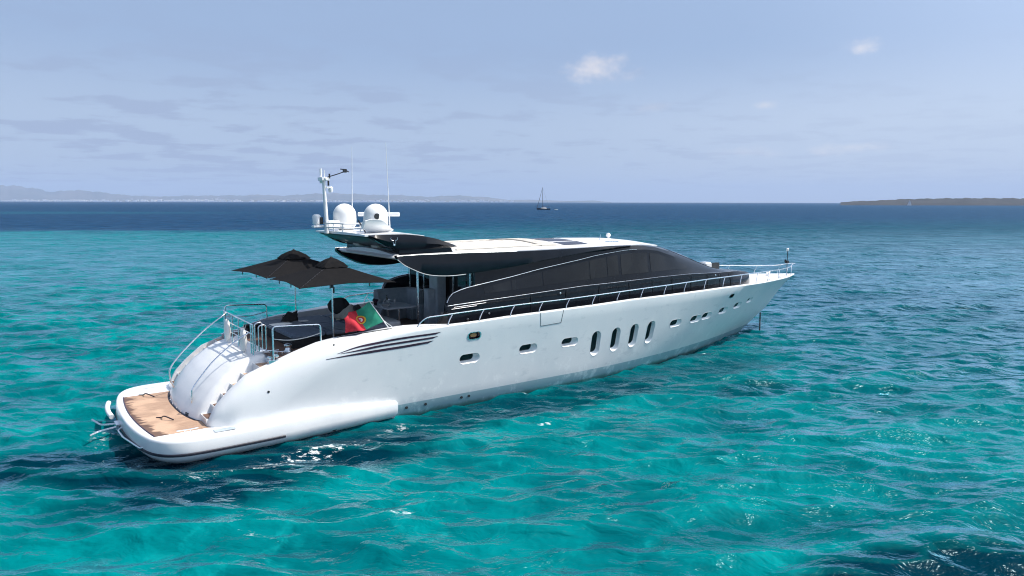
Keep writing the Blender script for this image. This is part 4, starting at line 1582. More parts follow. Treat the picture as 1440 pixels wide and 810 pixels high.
# ------------------------------------------------------------------ radar arch
g = G()
g.prism([(7.78, -2.12, 5.10), (9.9, -2.12, 5.10), (9.8, -2.12, 5.36), (7.78, -2.12, 5.36)], (0, 4.24, 0))
plinth = build('radar_arch', g, 'black', yacht, bevel=0.03)
FIN_LO = [(6.72, 5.80), (7.0, 5.64), (7.3, 5.47), (7.55, 5.37), (7.8, 5.33), (8.5, 5.325), (9.3, 5.335), (9.9, 5.35), (10.0, 5.37)]
FIN_TO = [(6.72, 5.835), (7.3, 5.845), (8.0, 5.84), (8.6, 5.78), (9.2, 5.66), (9.7, 5.50), (9.95, 5.41), (10.0, 5.385)]
for sgn in (1, -1):
    g = G()
    rings = []
    for x in np.linspace(6.72, 10.0, 26):
        zl, zt = itp(x, [p[0] for p in FIN_LO], [p[1] for p in FIN_LO]), itp(x, [p[0] for p in FIN_TO], [p[1] for p in FIN_TO])
        zt = max(zt, zl + 0.012)
        th = itp(x, [6.72, 7.4, 9.2, 10.0], [0.03, 0.11, 0.11, 0.03])
        zm = lerp(zl, zt, 0.45)
        rings.append([(x, sgn * (2.10 - th), zl), (x, sgn * (2.16 + th * 0.2), zl), (x, sgn * (2.20 + th * 0.5), zm), (x, sgn * (2.15 + th * 0.2), zt), (x, sgn * (2.08 - th), zt), (x, sgn * (2.06 - th), zm)])
    g.loft(rings)
    fin = build('arch_fin', g, 'black', plinth, smooth=40)
    # little polished bull's head badge
    g = G()
    cx, cz = 7.56, 5.63
    yb = lambda z: sgn * (2.262)
    for q in (-1, 1):
        P = [(cx + q * 0.03, cz + 0.02), (cx + q * 0.085, cz + 0.035), (cx + q * 0.125, cz + 0.075), (cx + q * 0.105, cz + 0.125)]
        g.tube([(a, yb(b), b) for a, b in [(v_.x, v_.z) for v_ in spl([(a, 0, b) for a, b in P], 4)]], 0.010, 5, 0.005)
        g.tube([(cx + q * 0.045, yb(0), cz - 0.01), (cx + q * 0.025, yb(0), cz - 0.085)], 0.007, 5)
    g.lathe([(0, -0.012), (0.035, -0.008), (0.035, 0.008), (0, 0.012)], (cx, yb(0), cz - 0.12), 10, 'y')
    build('badge', g, 'chrome', plinth if False else fin)
# the shelf that carries domes and mast
g = G()
rings = []
for x in np.linspace(6.60, 8.75, 12):
    zt = itp(x, [6.6, 7.5, 8.0, 8.75], [5.85, 5.88, 5.87, 5.78])
    th = itp(x, [6.6, 7.2, 8.75], [0.05, 0.12, 0.12])
    rings.append([(x, -2.12, zt - th), (x, -2.12, zt), (x, -1.0, zt + 0.03), (x, 0, zt + 0.04), (x, 1.0, zt + 0.03), (x, 2.12, zt), (x, 2.12, zt - th)])
g.loft(rings)
build('mast_shelf', g, 'white', plinth, smooth=30)
g = G()
g.prism([(6.66, -2.05, 5.775), (7.7, -2.05, 5.36), (8.8, -2.05, 5.36), (8.8, -2.05, 5.72), (7.0, -2.05, 5.75)], (0, 4.1, 0))
build('arch_underside', g, 'dark', plinth, bevel=0.01)
for y in (-0.75, 0.75):
    g = G()
    g.box(7.55, 7.95, y - 0.28, y + 0.28, 5.34, 5.70)
    build('speaker_pod', g, 'beige_panel', plinth, bevel=0.03)


def dome(x, y):
    g = G()
    prof = [(0, 0), (0.33, 0), (0.35, 0.03), (0.35, 0.09), (0.39, 0.12), (0.405, 0.2), (0.41, 0.35), (0.405, 0.5)]
    for k in range(1, 10):
        a = k / 9 * math.pi / 2
        prof.append((0.405 * math.cos(a), 0.5 + 0.405 * math.sin(a)))
    g.lathe(prof, (x, y, 5.93), 40)
    d = build('satellite_dome', g, 'dome', yacht, smooth=50)
    g = G()
    g.lathe([(0.0, -0.12), (0.22, -0.12), (0.22, 0.01), (0, 0.01)], (x, y, 5.93), 20)
    build('pedestal', g, 'white', d)
    return d


dome(7.28, -1.05)
d2 = dome(7.50, 1.05)
g = G()
p = Vector((7.50, 1.05, 6.30))
g.lathe([(0, -0.02), (0.10, -0.01), (0.10, 0.012), (0, 0.02)], (7.36, 1.05 + 0.385, 6.42), 14, 'y', 1.0)
build('dome_decal', g, 'dark', d2)
# scooped radar pod on the starboard side
g = G()
rings = []
for i in range(15):
    t = i / 14
    x = lerp(6.82, 7.85, t)
    top = itp(t, [0, 0.15, 0.5, 0.8, 1], [6.28, 6.33, 6.30, 6.12, 5.97])
    bot = itp(t, [0, 0.3, 0.6, 1], [6.02, 5.90, 5.88, 5.92])
    yo = 1.62 + 0.22 * math.sin(math.pi * min(1, t * 1.1 + 0.05))
    rings.append([(x, 1.36, bot), (x, 1.50, bot), (x, yo, lerp(bot, top, 0.7)), (x, yo + 0.05, top), (x, yo - 0.02, top + 0.012), (x, 1.42, top - 0.05)])
g.loft(rings)
build('radar_pod', g, 'white', plinth, smooth=45)
g = G()
g.lathe([(0, 0), (0.13, 0), (0.13, 0.28), (0.10, 0.33), (0, 0.34)], (8.25, 0.0, 5.9), 16)
sc_ = build('radar_scanner', g, 'white', yacht)
g = G()
g.tube([(7.62, -0.62, 6.46), (8.7, 0.42, 6.46)], 0.075, 10)
build('scanner_bar', g, 'white', sc_)
# mast
g = G()
g.tube([(6.50, -0.8, 5.80), (6.50, -0.8, 6.15), (6.44, -0.8, 7.60)], 0.085, 12, 0.058)
mast = build('radio_mast', g, 'white', yacht)
g = G()
g.tube([(6.44, -1.05, 7.58), (6.42, -0.8, 7.66), (6.44, -0.5, 7.68)], 0.06, 8)
g.box(6.30, 6.58, -1.0, -0.6, 7.62, 7.74)
g.tube([(6.40, -0.95, 7.70), (6.40, -0.95, 8.05)], 0.04, 8)
g.tube([(6.44, -0.72, 7.7), (6.44, -0.72, 7.98)], 0.022, 6)
build('crosstree', g, 'white', mast, bevel=0.01)
g = G()
g.tube([(6.50, -0.6, 7.74), (6.8, -0.4, 7.85), (7.02, -0.30, 7.94)], 0.018, 6)
g.box(6.96, 7.06, -0.36, -0.24, 7.90, 8.02)
g.tube([(6.90, -0.42, 8.02), (7.02, -0.30, 8.0), (7.12, -0.22, 7.92)], 0.02, 6)
g.tube([(6.58, -0.62, 7.70), (6.58, -0.62, 7.86)], 0.03, 6)
build('wind_vane', g, 'dark', mast)
g = G()
g.lathe([(0, 0), (0.06, 0.0), (0.08, 0.05), (0.08, 0.16), (0.05, 0.2), (0, 0.2)], (6.66, -0.75, 7.22), 12)
g.box(6.5, 6.66, -0.79, -0.71, 7.36, 7.42)
build('camera_ball', g, 'white', mast)
g = G()
g.tube([(6.60, -0.78, 7.45), (6.60, -0.78, 7.62)], 0.035, 8)
build('horn', g, 'dark', mast)
g = G()
g.lathe([(0, 0), (0.13, 0), (0.14, 0.05), (0.14, 0.30), (0.10, 0.36), (0, 0.36)], (6.22, -1.0, 6.10), 14)
g.box(6.05, 6.5, -1.1, -0.85, 6.0, 6.08)
g.box(6.52, 6.95, -0.95, -0.7, 5.95, 6.25)
build('loudhailer', g, 'white', mast, bevel=0.02)
g = G()
g.box(6.30, 6.40, -0.95, -0.85, 6.12, 6.36)
build('grille', g, 'dark', mast)
g = G()
for z in (6.02, 6.16):
    g.tube(rnd_path([(6.45, -0.9, z), (6.62, 0.35, z), (7.1, 0.45, z), (7.9, 0.5, z)], 0.1), 0.028, 8)
for x, y in ((6.62, 0.3), (7.2, 0.45), (7.7, 0.49), (6.55, -0.3)):
    g.tube([(x, y, 5.86), (x, y, 6.16)], 0.022, 6)
build('mast_rail', g, 'white', mast)
g = G()
g.tube([(7.05, 1.25, 5.85), (6.86, 1.05, 6.30)], 0.022, 6)
build('folded_aerial', g, 'dark', mast)
for P in ([(7.55, -1.0, 5.85), (7.56, -1.0, 7.0), (7.60, -1.0, 8.85)], [(8.39, 0.3, 5.82), (8.36, 0.3, 6.8), (8.29, 0.3, 8.95)]):
    g = G()
    g.tube(P[:2], 0.022, 6, 0.016)
    g.tube(P[1:], 0.014, 6, 0.006)
    build('whip_antenna', g, 'white', yacht)

# ------------------------------------------------------------------ rails
def rail_z(x):
    return itp(x, [8.3, 9.3, 11.6, 14.2, 18, 22.5, 25.6, 28.4, 30, 32.6, 33.3, 33.8], [3.20, 3.24, 3.31, 3.35, 3.45, 3.54, 3.53, 3.48, 3.42, 3.35, 3.42, 3.46])


STX = [8.95, 10.17, 11.45, 12.7, 13.95, 15.25, 16.55, 17.9, 19.3, 20.62, 22.05, 23.55, 25.1, 26.8, 28.25, 29.9, 31.55, 32.9]
for sgn in (1, -1):
    g = G()
    ry = lambda x: max(0.12, yd(x) - 0.09)
    P = rnd_path([(7.86, 3.17, 2.86), (7.94, 3.18, 3.02), (8.2, 3.2, 3.19), (8.8, ry(8.8), 3.215)], 0.15, 5)
    P += [Vector((x, ry(x), rail_z(x))) for x in list(np.arange(9.2, 33.0, 0.5)) + [33.1, 33.4, 33.6]]
    P += [Vector((33.78, 0.10, 3.46)), Vector((33.82, 0.0, 3.465))]
    g.tube([(p.x, sgn * p.y, p.z) for p in P], 0.026, 8)
    rl = build('guard_rail', g, 'chrome', yacht)
    for x in STX:
        g = G()
        xt = x + 0.20
        g.tube(spl([(x, sgn * (ry(x) + 0.01), zd(x) - 0.01), (x + 0.03, sgn * (ry(x) + 0.01), lerp(zd(x), rail_z(xt), 0.3)), (x + 0.13, sgn * ry(x + .1), lerp(zd(x), rail_z(xt), 0.75)), (xt, sgn * ry(xt), rail_z(xt))], 3), 0.018, 6)
        g.lathe([(0, 0), (0.04, 0), (0.04, 0.012), (0, 0.014)], (x, sgn * (ry(x) + 0.01), zd(x)), 10)
        build('stanchion', g, 'chrome', rl)
    # hoops on the quarters
    g = G()
    g.tube(rnd_path([(3.42, sgn * 2.62, 2.2), (3.42, sgn * 2.62, 3.29), (4.86, sgn * 2.62, 3.22), (4.86, sgn * 2.62, 2.68)], 0.12), 0.026, 8)
    hp = build('quarter_hoop', g, 'chrome', yacht)
    g = G()
    g.tube(spl([(3.43, sgn * 2.62, 2.92), (3.9, sgn * 2.62, 2.84), (4.4, sgn * 2.62, 2.86), (4.85, sgn * 2.62, 2.95)], 4), 0.014, 6)
    build('hoop_wire', g, 'paleseat', hp)
    g = G()
    g.box(3.26, 3.66, sgn * 2.55, sgn * 2.70, 2.20, 2.31)
    g.lathe([(0, -0.08), (0.06, -0.08), (0.04, 0), (0.06, 0.08), (0, 0.08)], (3.36, sgn * 2.45, 2.34), 12, 'y')
    g.lathe([(0, -0.08), (0.06, -0.08), (0.04, 0), (0.06, 0.08), (0, 0.08)], (3.55, sgn * 2.45, 2.38), 12, 'y')
    build('fairlead_roller', g, 'chrome', hp, bevel=0.01)
# dark slot of the passerelle in the starboard coaming
g = G()
g.tube([(lerp(5.35, 7.1, t / 10), 2.72 + 0.16 * t / 10, zd(lerp(5.35, 7.1, t / 10)) + 0.006) for t in range(11)], 0.016, 5)
build('gangway_track', g, 'dark', yacht)
# small dark drain on the quarter
g = G()
g.lathe([(0, -0.01), (0.035, -0.01), (0.035, 0.012), (0, 0.014)], (3.1, outer_y(3.1, 1.5), 1.5), 10, 'y')
g.lathe([(0, -0.01), (0.03, -0.01), (0.03, 0.012), (0, 0.014)], (5.1, outer_y(5.1, 2.62), 2.62), 10, 'y')
for x in (5.6, 7.5, 9.6, 9.9, 8.2):
    g.lathe([(0, -0.02), (0.045, -0.02), (0.045, 0.012), (0, 0.014)], (x, hull_surface(x, 0.5) - 0.03, 0.27), 10, 'y')
build('drain', g, 'dark', yacht)
g = G()
g.lathe([(0, -0.2), (0.13, -0.2), (0.14, 0.03), (0.11, 0.05), (0, 0.04)], (4.95, 3.20, 0.16), 16, 'y')
build('exhaust_outlet', g, 'dark', yacht)

# stern gate across the top of the door
GX = 3.16
g = G()
g.tube([(GX, -1.74, 3.237), (GX, 1.57, 3.222)], 0.022, 8)
gate = build('stern_gate', g, 'chrome', yacht)
for y in (-1.72, -1.62, -0.72, 0.0, 1.35, 1.55):
    g = G()
    g.tube([(GX, y, 2.28), (GX, y, 3.22)], 0.024, 8)
    build('gate_post', g, 'chrome', gate)
for z in (2.92, 2.62):
    g = G()
    g.tube([(GX, -1.62, z + 0.015), (GX, 1.55, z)], 0.018, 6)
    build('gate_rail', g, 'chrome', gate)
g = G()
g.tube(rnd_path([(3.2, 1.62, 2.42), (3.2, 1.62, 3.26), (3.42, 1.62, 3.30), (3.42, 1.62, 2.42), (3.2, 1.62, 2.42)], 0.09), 0.022, 6)
g.tube(rnd_path([(3.28, 1.72, 2.42), (3.28, 1.72, 3.20), (3.5, 1.72, 3.22), (3.5, 1.72, 2.42), (3.28, 1.72, 2.42)], 0.09), 0.022, 6)
build('gate_leaf', g, 'chrome', gate)

# foredeck
g = G()
g.box(27.0, 27.55, -1.25, -0.75, 2.8, 3.78)
build('deck_locker', g, 'white', yacht, bevel=0.06, bevseg=3)
for x0, x1 in ((25.9, 26.9), (27.7, 29.2)):
    g = G()
    g.box(x0, x1, -1.75, -1.55, 3.0, 3.62)
    build('sunpad_backrest', g, 'dark', yacht, bevel=0.03)
g = G()
g.box(28.9, 29.7, -1.0, -0.4, 2.86, 3.02)
build('deck_hatch', g, 'white', yacht, bevel=0.03)
g = G()
g.lathe([(0, 0), (0.15, 0), (0.15, 0.06), (0.09, 0.1), (0.09, 0.2), (0.13, 0.26), (0.1, 0.3), (0, 0.3)], (31.4, 0.0, 2.86), 16)
build('anchor_windlass', g, 'chrome', yacht)
for sgn in (1, -1):
    for x, y in ((29.2, 1.55), (31.2, 0.85)):
        cleat(yacht, x, sgn * y, 2.875, 0.35 * -sgn)
g = G()
g.tube([(33.0, 0.10, 2.87), (33.0, 0.10, 4.22)], 0.020, 6)
jk = build('jackstaff', g, 'dark', yacht)
g = G()
g.lathe([(0, 0), (0.06, 0.0), (0.07, 0.04), (0.07, 0.12), (0.03, 0.16), (0, 0.16)], (33.0, 0.10, 4.20), 12)
build('anchor_light', g, 'white', jk)
g = G()
g.tube([(32.94, 0.1, 3.62), (32.80, 0.1, 3.72), (32.78, 0.1, 3.60)], 0.035, 6)
g.box(32.9, 33.06, 0.02, 0.18, 3.52, 3.66)
build('bell', g, 'dark', jk)

# ================================================================== THINGS ABOARD
def parasol(loc, s, apex, edge, yaw, label):
    t = thing('parasol', label, 'parasol', loc, 'black parasols over the sunpad')
    O = loc
    cx, cy, cz = loc
    g = G()
    g.tube([(cx, cy, cz), (cx, cy, cz + apex - 0.06)], 0.028, 12)
    g.lathe([(0, 0), (0.09, 0), (0.09, 0.03), (0.045, 0.06), (0.04, 0.2), (0, 0.2)], (cx, cy, cz), 16)
    build('pole', g, 'chrome', t, O)
    ca, sa = math.cos(yaw), math.sin(yaw)

    def surf(u, v, lift=0.0, k=1.0):
        a, b = (u * 2 - 1) * s * k, (v * 2 - 1) * s * k
        m_ = max(abs(a), abs(b)) / s
        n_ = min(abs(a), abs(b)) / max(1e-6, max(abs(a), abs(b)))
        # cloth sags between the ribs (which run to the corners) and scoops in at the hem
        r = m_ ** 0.92
        sag = 0.07 * (1 - n_) * m_ ** 2 * (1.6 - m_)
        z = apex - (apex - edge) * r - sag + 0.10 * (1 - n_) * m_ ** 3 + lift
        q = 1 - 0.035 * (1 - n_ ** 2) * m_
        a, b = a * q, b * q
        return (cx + a * ca - b * sa, cy + a * sa + b * ca, cz + z)
    g = G()
    g.grid(lambda u, v: surf(u, v), 28, 28)
    can = build('canopy', g, 'charcoal', t, O, smooth=14, solid=0.008)
    g = G()
    g.grid(lambda u, v: surf(u, v, 0.15 - 0.12 * max(abs(u * 2 - 1), abs(v * 2 - 1)) ** 3 + 0.015 * math.sin(19 * u + 4) * math.sin(17 * v), 0.27), 14, 14)
    build('vent_cap', g, 'charcoal', can, O, smooth=20, solid=0.006)
    g = G()
    g.lathe([(0, 0), (0.05, 0), (0.04, 0.08), (0, 0.1)], (cx, cy, cz + apex + 0.07), 10)
    build('finial', g, 'dark', can, O)
    for sx in (-1, 1):
        for sy in (-1, 1):
            g = G()
            e = Vector(surf(0.5 + sx * 0.495, 0.5 + sy * 0.495)) - Vector((0, 0, 0.02))
            g.tube([(cx, cy, cz + apex - 0.04), e], 0.012, 6)
            mid = Vector((cx, cy, cz + apex - 0.04)).lerp(e, 0.48)
            g.tube([(cx, cy, cz + apex - 0.75), mid], 0.010, 6)
            build('rib', g, 'dark', t, O)
    g = G()
    for u, v in ((0.25, 0.0), (0.5, 0.0), (0.8, 0.0), (0.0, 0.3), (0.0, 0.7), (1.0, 0.35), (1.0, 0.7), (0.3, 1.0), (0.72, 1.0)):
        p = surf(u, v)
        g.tube([p, (p[0], p[1], p[2] - 0.10)], 0.016, 5)
    build('hem_strap', g, 'dark', can, O)
    g = G()
    g.lathe([(0, 0), (0.05, 0), (0.05, 0.12), (0, 0.12)], (cx, cy, cz + apex - 0.83), 12)
    g.box(cx + 0.02, cx + 0.07, cy - 0.03, cy + 0.03, cz + apex - 1.0, cz + apex - 0.8)
    build('runner', g, 'dark', t, O)
    return t


parasol((5.62, 1.73, 2.36), 1.52, 2.66, 2.06, R(2), 'black square parasol on the bare steel pole beside the flag, overlapping the other one')
parasol((5.66, -1.84, 2.36), 1.66, 2.70, 2.07, R(-4), 'black square parasol on the far side of the sunpad, partly behind the other one')


def pillow(name, label, cat, loc, size, rot, m, puff=0.5, group=None):
    g = G()
    a, b, h = size
    n_ = 12
    for sg in (1, -1):
        def fn(u, v):
            x, y = u * 2 - 1, v * 2 - 1
            k = max(0, (1 - abs(x) ** 2.6)) ** puff * max(0, (1 - abs(y) ** 2.6)) ** puff
            cr = 0.06 * math.sin(5 * x + 2 * y) * k
            pin = 1 - 0.10 * (x * x) * (y * y) * 0 - 0.07 * (1 - y * y) * abs(x) - 0.07 * (1 - x * x) * abs(y)
            return Vector((x * a / 2 * pin, y * b / 2 * pin, sg * h / 2 * (k + cr)))
        g.grid(fn, n_, n_)
    Rm = Matrix.Rotation(R(rot[2]), 4, 'Z') @ Matrix.Rotation(R(rot[1]), 4, 'Y') @ Matrix.Rotation(R(rot[0]), 4, 'X')
    g.v = [tuple(Rm @ Vector(p)) for p in g.v]
    zmin = min(p[2] for p in g.v)
    g.v = [(p[0], p[1], p[2] - zmin) for p in g.v]
    o = build(name, g, m, None, smooth=60)
    o.matrix_world = BOATM @ Matrix.Translation((loc[0], -loc[1], loc[2]))
    return tag(o, label, cat, group)


pillow('cushion', 'plump black cushion standing at the far forward corner of the sunpad', 'cushion', (7.05, -1.25, 2.80), (0.34, 0.95, 0.62), (0, 12, -20), 'blackcloth', 0.42, 'cushions on the sunpad')
pillow('cushion', 'black cushion leaning behind the flag, next to the beige throw', 'cushion', (7.15, 0.25, 2.80), (0.32, 0.75, 0.55), (0, -14, 15), 'blackcloth', 0.42, 'cushions on the sunpad')
# rumpled beige throw
g = G()


def throw(u, v):
    x, y = (u - 0.5) * 0.95, (v - 0.5) * 1.0
    h = 0.44 * math.exp(-((x - 0.12) ** 2) / 0.05) * (0.75 + 0.25 * math.sin(6 * y + 1)) + 0.05 * math.sin(11 * x + 4 * y) * math.sin(7 * y) + 0.035
    return (x + 0.05 * math.sin(5 * y), y + 0.04 * math.sin(7 * x), max(0.008, h))


g.grid(throw, 30, 30)
o = build('throw_blanket', g, 'beige', None, smooth=60, solid=0.012)
o.matrix_world = BOATM @ Matrix.Translation((6.95, 0.35, 2.812)) @ Matrix.Rotation(R(-12), 4, 'Z')
tag(o, 'crumpled beige throw heaped between two black cushions on the sunpad', 'throw blanket')
# dark bag left on the sunpad
t = thing('beach_bag', 'small slouching black bag lying on the aft port part of the sunpad', 'bag', (5.15, -1.05, 2.80))
g = G()
rings = []
for k in range(9):
    h = k / 8
    a, b = lerp(0.30, 0.16, h), lerp(0.16, 0.035, h ** 1.4)
    rings.append([(5.15 + (a + 0.02 * math.sin(3 * q + k)) * math.cos(2 * math.pi * q / 20) + 0.10 * h, -1.05 + (b + 0.012 * math.sin(5 * q + 2 * k)) * math.sin(2 * math.pi * q / 20) + 0.07 * h, 2.80 + 0.30 * h + 0.05 * h * math.cos(2 * math.pi * q / 10)) for q in range(20)])
g.loft(rings)
build('bag_body', g, 'blackcloth', t, (5.15, -1.05, 2.80), smooth=60)
g = G()
g.tube(spl([(5.0, -1.0, 3.03), (4.9, -0.93, 3.0), (4.86, -0.82, 2.84), (5.0, -0.70, 2.815), (5.2, -0.78, 2.82)], 5), 0.014, 6)
build('strap', g, 'blackcloth', t, (5.15, -1.05, 2.80))
g = G()
g.box(5.35, 5.65, -0.75, -0.55, 2.80, 2.825)
o = build('magazine', g, 'paleseat', None, (5.5, -0.65, 2.80), smooth=0, bevel=0.004)
o.matrix_world = BOATM @ Matrix.Translation((5.5, 0.65, 2.80))
tag(o, 'pale magazine lying flat beside the black bag on the sunpad', 'magazine')

# ensign on its slanting staff
FL = (7.06, 2.78, 2.90)
t = thing('ensign', 'green and red national flag with shield, flying from a slanting staff on the near coaming', 'flag', FL)
g = G()
g.tube([(7.06, 2.78, 2.885), (6.33, 2.78, 3.92)], 0.020, 8, 0.014)
g.tube([(7.22, 2.78, 2.885), (6.86, 2.78, 3.17)], 0.010, 6)
g.lathe([(0, 0), (0.05, 0), (0.05, 0.015), (0, 0.015)], (7.06, 2.78, 2.88), 10)
build('staff', g, 'white', t, FL)


def flag_pt(u, v):
    A, B_, C, D = Vector((6.40, 2.78, 3.80)), Vector((6.88, 2.78, 3.13)), Vector((5.48, 2.80, 3.42)), Vector((5.62, 2.88, 2.93))
    p = A.lerp(B_, v).lerp(C.lerp(D, v), u ** 0.9)
    wv = math.sin(u * 8.0 + v * 2.2) * 0.11 * min(1, u * 2.2) + math.sin(u * 15 - v * 4) * 0.03 * u
    p.y += wv
    p.z += -0.10 * math.sin(math.pi * min(1, u * 1.05)) * (0.5 + v * 0.4) + 0.05 * math.sin(u * 9 + 1.3) * u
    p.x += 0.05 * math.sin(u * 8.0 + 1.0 + v) * u
    return p


g = G()
n_u, n_v = 40, 20
vs_ = [flag_pt(i / n_u, j / n_v) for i in range(n_u + 1) for j in range(n_v + 1)]
fs, mi = [], []
for i in range(n_u):
    for j in range(n_v):
        a = i * (n_v + 1) + j
        fs.append((a, a + 1, a + n_v + 2, a + n_v + 1))
        mi.append(0 if i < n_u * 0.42 else 1)
g.v = [tuple(p) for p in vs_]
g.f = fs
g.mi = mi
cloth = build('cloth', g, ['flaggreen', 'flagred'], t, FL, smooth=60)
for sg in (1, -1):
    for nm, m_, prof in (('emblem_ring', 'flagyellow', (0.15, 0.20, 0.007)), ('shield', 'flagred', (0.0, 0.145, 0.008)), ('shield_centre', 'flagwhite', (0.0, 0.095, 0.010)), ('shield_dots', 'navy_light', (0.0, 0.03, 0.012))):
        g = G()
        N_ = 20
        rings = [[], []]
        for q in range(N_):
            for w_, rr in enumerate(prof[:2]):
                rr = max(rr, 0.004)
                a = 2 * math.pi * q / N_
                u, v = 0.42 + rr * math.cos(a) * 0.62, 0.5 + rr * math.sin(a) * 1.05
                p = flag_pt(u, v)
                nn = (flag_pt(u + 0.01, v) - p).cross(flag_pt(u, v + 0.01) - p).normalized()
                rings[w_].append(p + nn * prof[2] * sg)
        g.loft(rings, caps=False)
        build(nm, g, m_, cloth, FL, smooth=60)

# dining table and what stands on it
TX, TY, TZ = 8.92, -0.62, 2.36
t = thing('cockpit_table', 'grey rectangular dining table on steel legs in the shaded cockpit', 'table', (TX, TY, TZ))
g = G()
g.box(TX - 0.62, TX + 0.62, TY - 0.72, TY + 0.72, 3.03, 3.08)
build('tabletop', g, 'tabletop', t, (TX, TY, TZ), bevel=0.015)
for y in (-0.45, 0.45):
    g = G()
    g.tube([(TX, TY + y, 2.40), (TX, TY + y, 3.03)], 0.04, 12)
    g.lathe([(0, 0), (0.18, 0), (0.18, 0.02), (0.05, 0.05), (0, 0.05)], (TX, TY + y, 2.36), 18)
    build('leg', g, 'chrome', t, (TX, TY, TZ))


def lathe_thing(name, label, cat, prof, x, y, z, m, group=None, n=16):
    g = G()
    g.lathe(prof, (0, 0, 0), n)
    o = build(name, g, m, None, smooth=45)
    o.matrix_world = BOATM @ Matrix.Translation((x, -y, z))
    return tag(o, label, cat, group)


lathe_thing('ice_bucket', 'shiny steel ice bucket, largest of the pieces on the cockpit table', 'ice bucket', [(0, 0), (0.11, 0), (0.125, 0.05), (0.14, 0.20), (0.145, 0.20), (0.13, 0.19), (0.115, 0.05), (0, 0.03)], 8.72, -0.75, 3.08, 'chrome')
lathe_thing('bottle', 'dark glass bottle standing up out of the steel ice bucket', 'bottle', [(0, 0), (0.04, 0), (0.042, 0.2), (0.016, 0.27), (0.016, 0.34), (0, 0.34)], 8.72, -0.75, 3.12, 'bronze')
lathe_thing('serving_bowl', 'wide pale bowl on the aft end of the cockpit table', 'bowl', [(0, 0), (0.07, 0), (0.09, 0.02), (0.17, 0.09), (0.165, 0.09), (0.08, 0.03), (0, 0.025)], 8.48, -0.35, 3.08, 'paleseat')
GP = [(0, 0), (0.035, 0), (0.035, 0.006), (0.006, 0.015), (0.006, 0.09), (0.03, 0.12), (0.04, 0.16), (0.034, 0.21), (0.031, 0.21), (0.036, 0.16), (0.026, 0.125), (0, 0.1)]
for i, (x, y) in enumerate(((8.95, -0.55), (9.05, -0.75), (8.9, -0.95), (8.55, -0.98))):
    lathe_thing('wine_glass', 'stemmed glass among the tableware on the grey cockpit table', 'glass', GP, x, y, 3.08, 'paleseat', 'stemmed glasses on the cockpit table')
g = G()
for k in range(7):
    a = 0.9 * k
    g.tube([(8.36, -0.95, 3.16), (8.36 + 0.10 * math.cos(a), -0.95 + 0.10 * math.sin(a), 3.28 + 0.02 * (k % 3))], 0.02, 5, 0.035)
pp = thing('potted_flowers', 'dark reddish potted flowers at the far aft end of the cockpit table', 'flowers', (8.36, -0.95, 3.08))
build('blooms', g, 'purple', pp, (8.36, -0.95, 3.08))
g = G()
g.lathe([(0, 0), (0.05, 0), (0.07, 0.10), (0.055, 0.10), (0, 0.08)], (8.36, -0.95, 3.08), 14)
build('pot', g, 'dark', pp, (8.36, -0.95, 3.08))

# two white fenders hanging flat against the stern gate
BU = []
for i, (y, z, lab) in enumerate(((-0.98, 2.70, 'white padded oval fender tied to the far end of the stern gate'), (0.86, 2.66, 'white padded oval fender tied to the near end of the stern gate'))):
    c = (3.06, y, z)
    t = thing('flat_fender', lab, 'fender', c, 'oval fenders on the stern gate')
    g = G()
    prof = []
    for k in range(13):
        a = math.pi * k / 12
        prof.append((0.25 * math.sin(a) ** 0.6, -0.085 * math.cos(a)))
    rings = []
    for r_1, h in prof:
        rings.append([(c[0] + h, c[1] + max(r_1, 0.002) * 0.80 * math.cos(2 * math.pi * q / 28), c[2] - 0.0 + max(r_1, 0.002) * 1.52 * math.sin(2 * math.pi * q / 28)) for q in range(28)])
    g.loft(rings)
    build('pad', g, 'dome', t, c, smooth=50)
    g = G()
    for q in (-0.1, 0.1):
        g.tube([(c[0] + 0.02, c[1] + q, c[2] + 0.33), (c[0] + 0.10, c[1] + q, 3.235)], 0.010, 5)
    build('lanyard', g, 'paleseat', t, c)

# anchor chain
ct = thing('anchor_chain', 'dark anchor chain hanging straight down from the bow into the water', 'anchor chain', (30.35, 0.35, -0.4))
g = G()
g.tube([(30.34, 0.35, -0.35), (30.36, 0.33, 0.3), (30.40, 0.30, 0.98)], 0.034, 6)
build('chain', g, 'rope', ct, (30.35, 0.35, -0.4))
g = G()
for k in range(14):
    z = -0.3 + k * 0.095
    g.lathe([(0.0, -0.03), (0.05, -0.015), (0.05, 0.015), (0, 0.03)], (30.34 + 0.05 * (z + 0.35) * 0.6, 0.35 - 0.03 * (z + 0.35), z), 6)
build('link', g, 'rope', ct, (30.35, 0.35, -0.4))


# ================================================================== OTHER BOATS
def world_thing(name, label, cat, loc, rz):
    o = bpy.data.objects.new(name, None)
    COL.objects.link(o)
    o.location = loc
    o.rotation_euler = (0, 0, rz)
    return tag(o, label, cat)


def ground(px, py):
    a = ray(px, py)
    k = -CAMH / a[2]
    return (a[0] * k, a[1] * k)


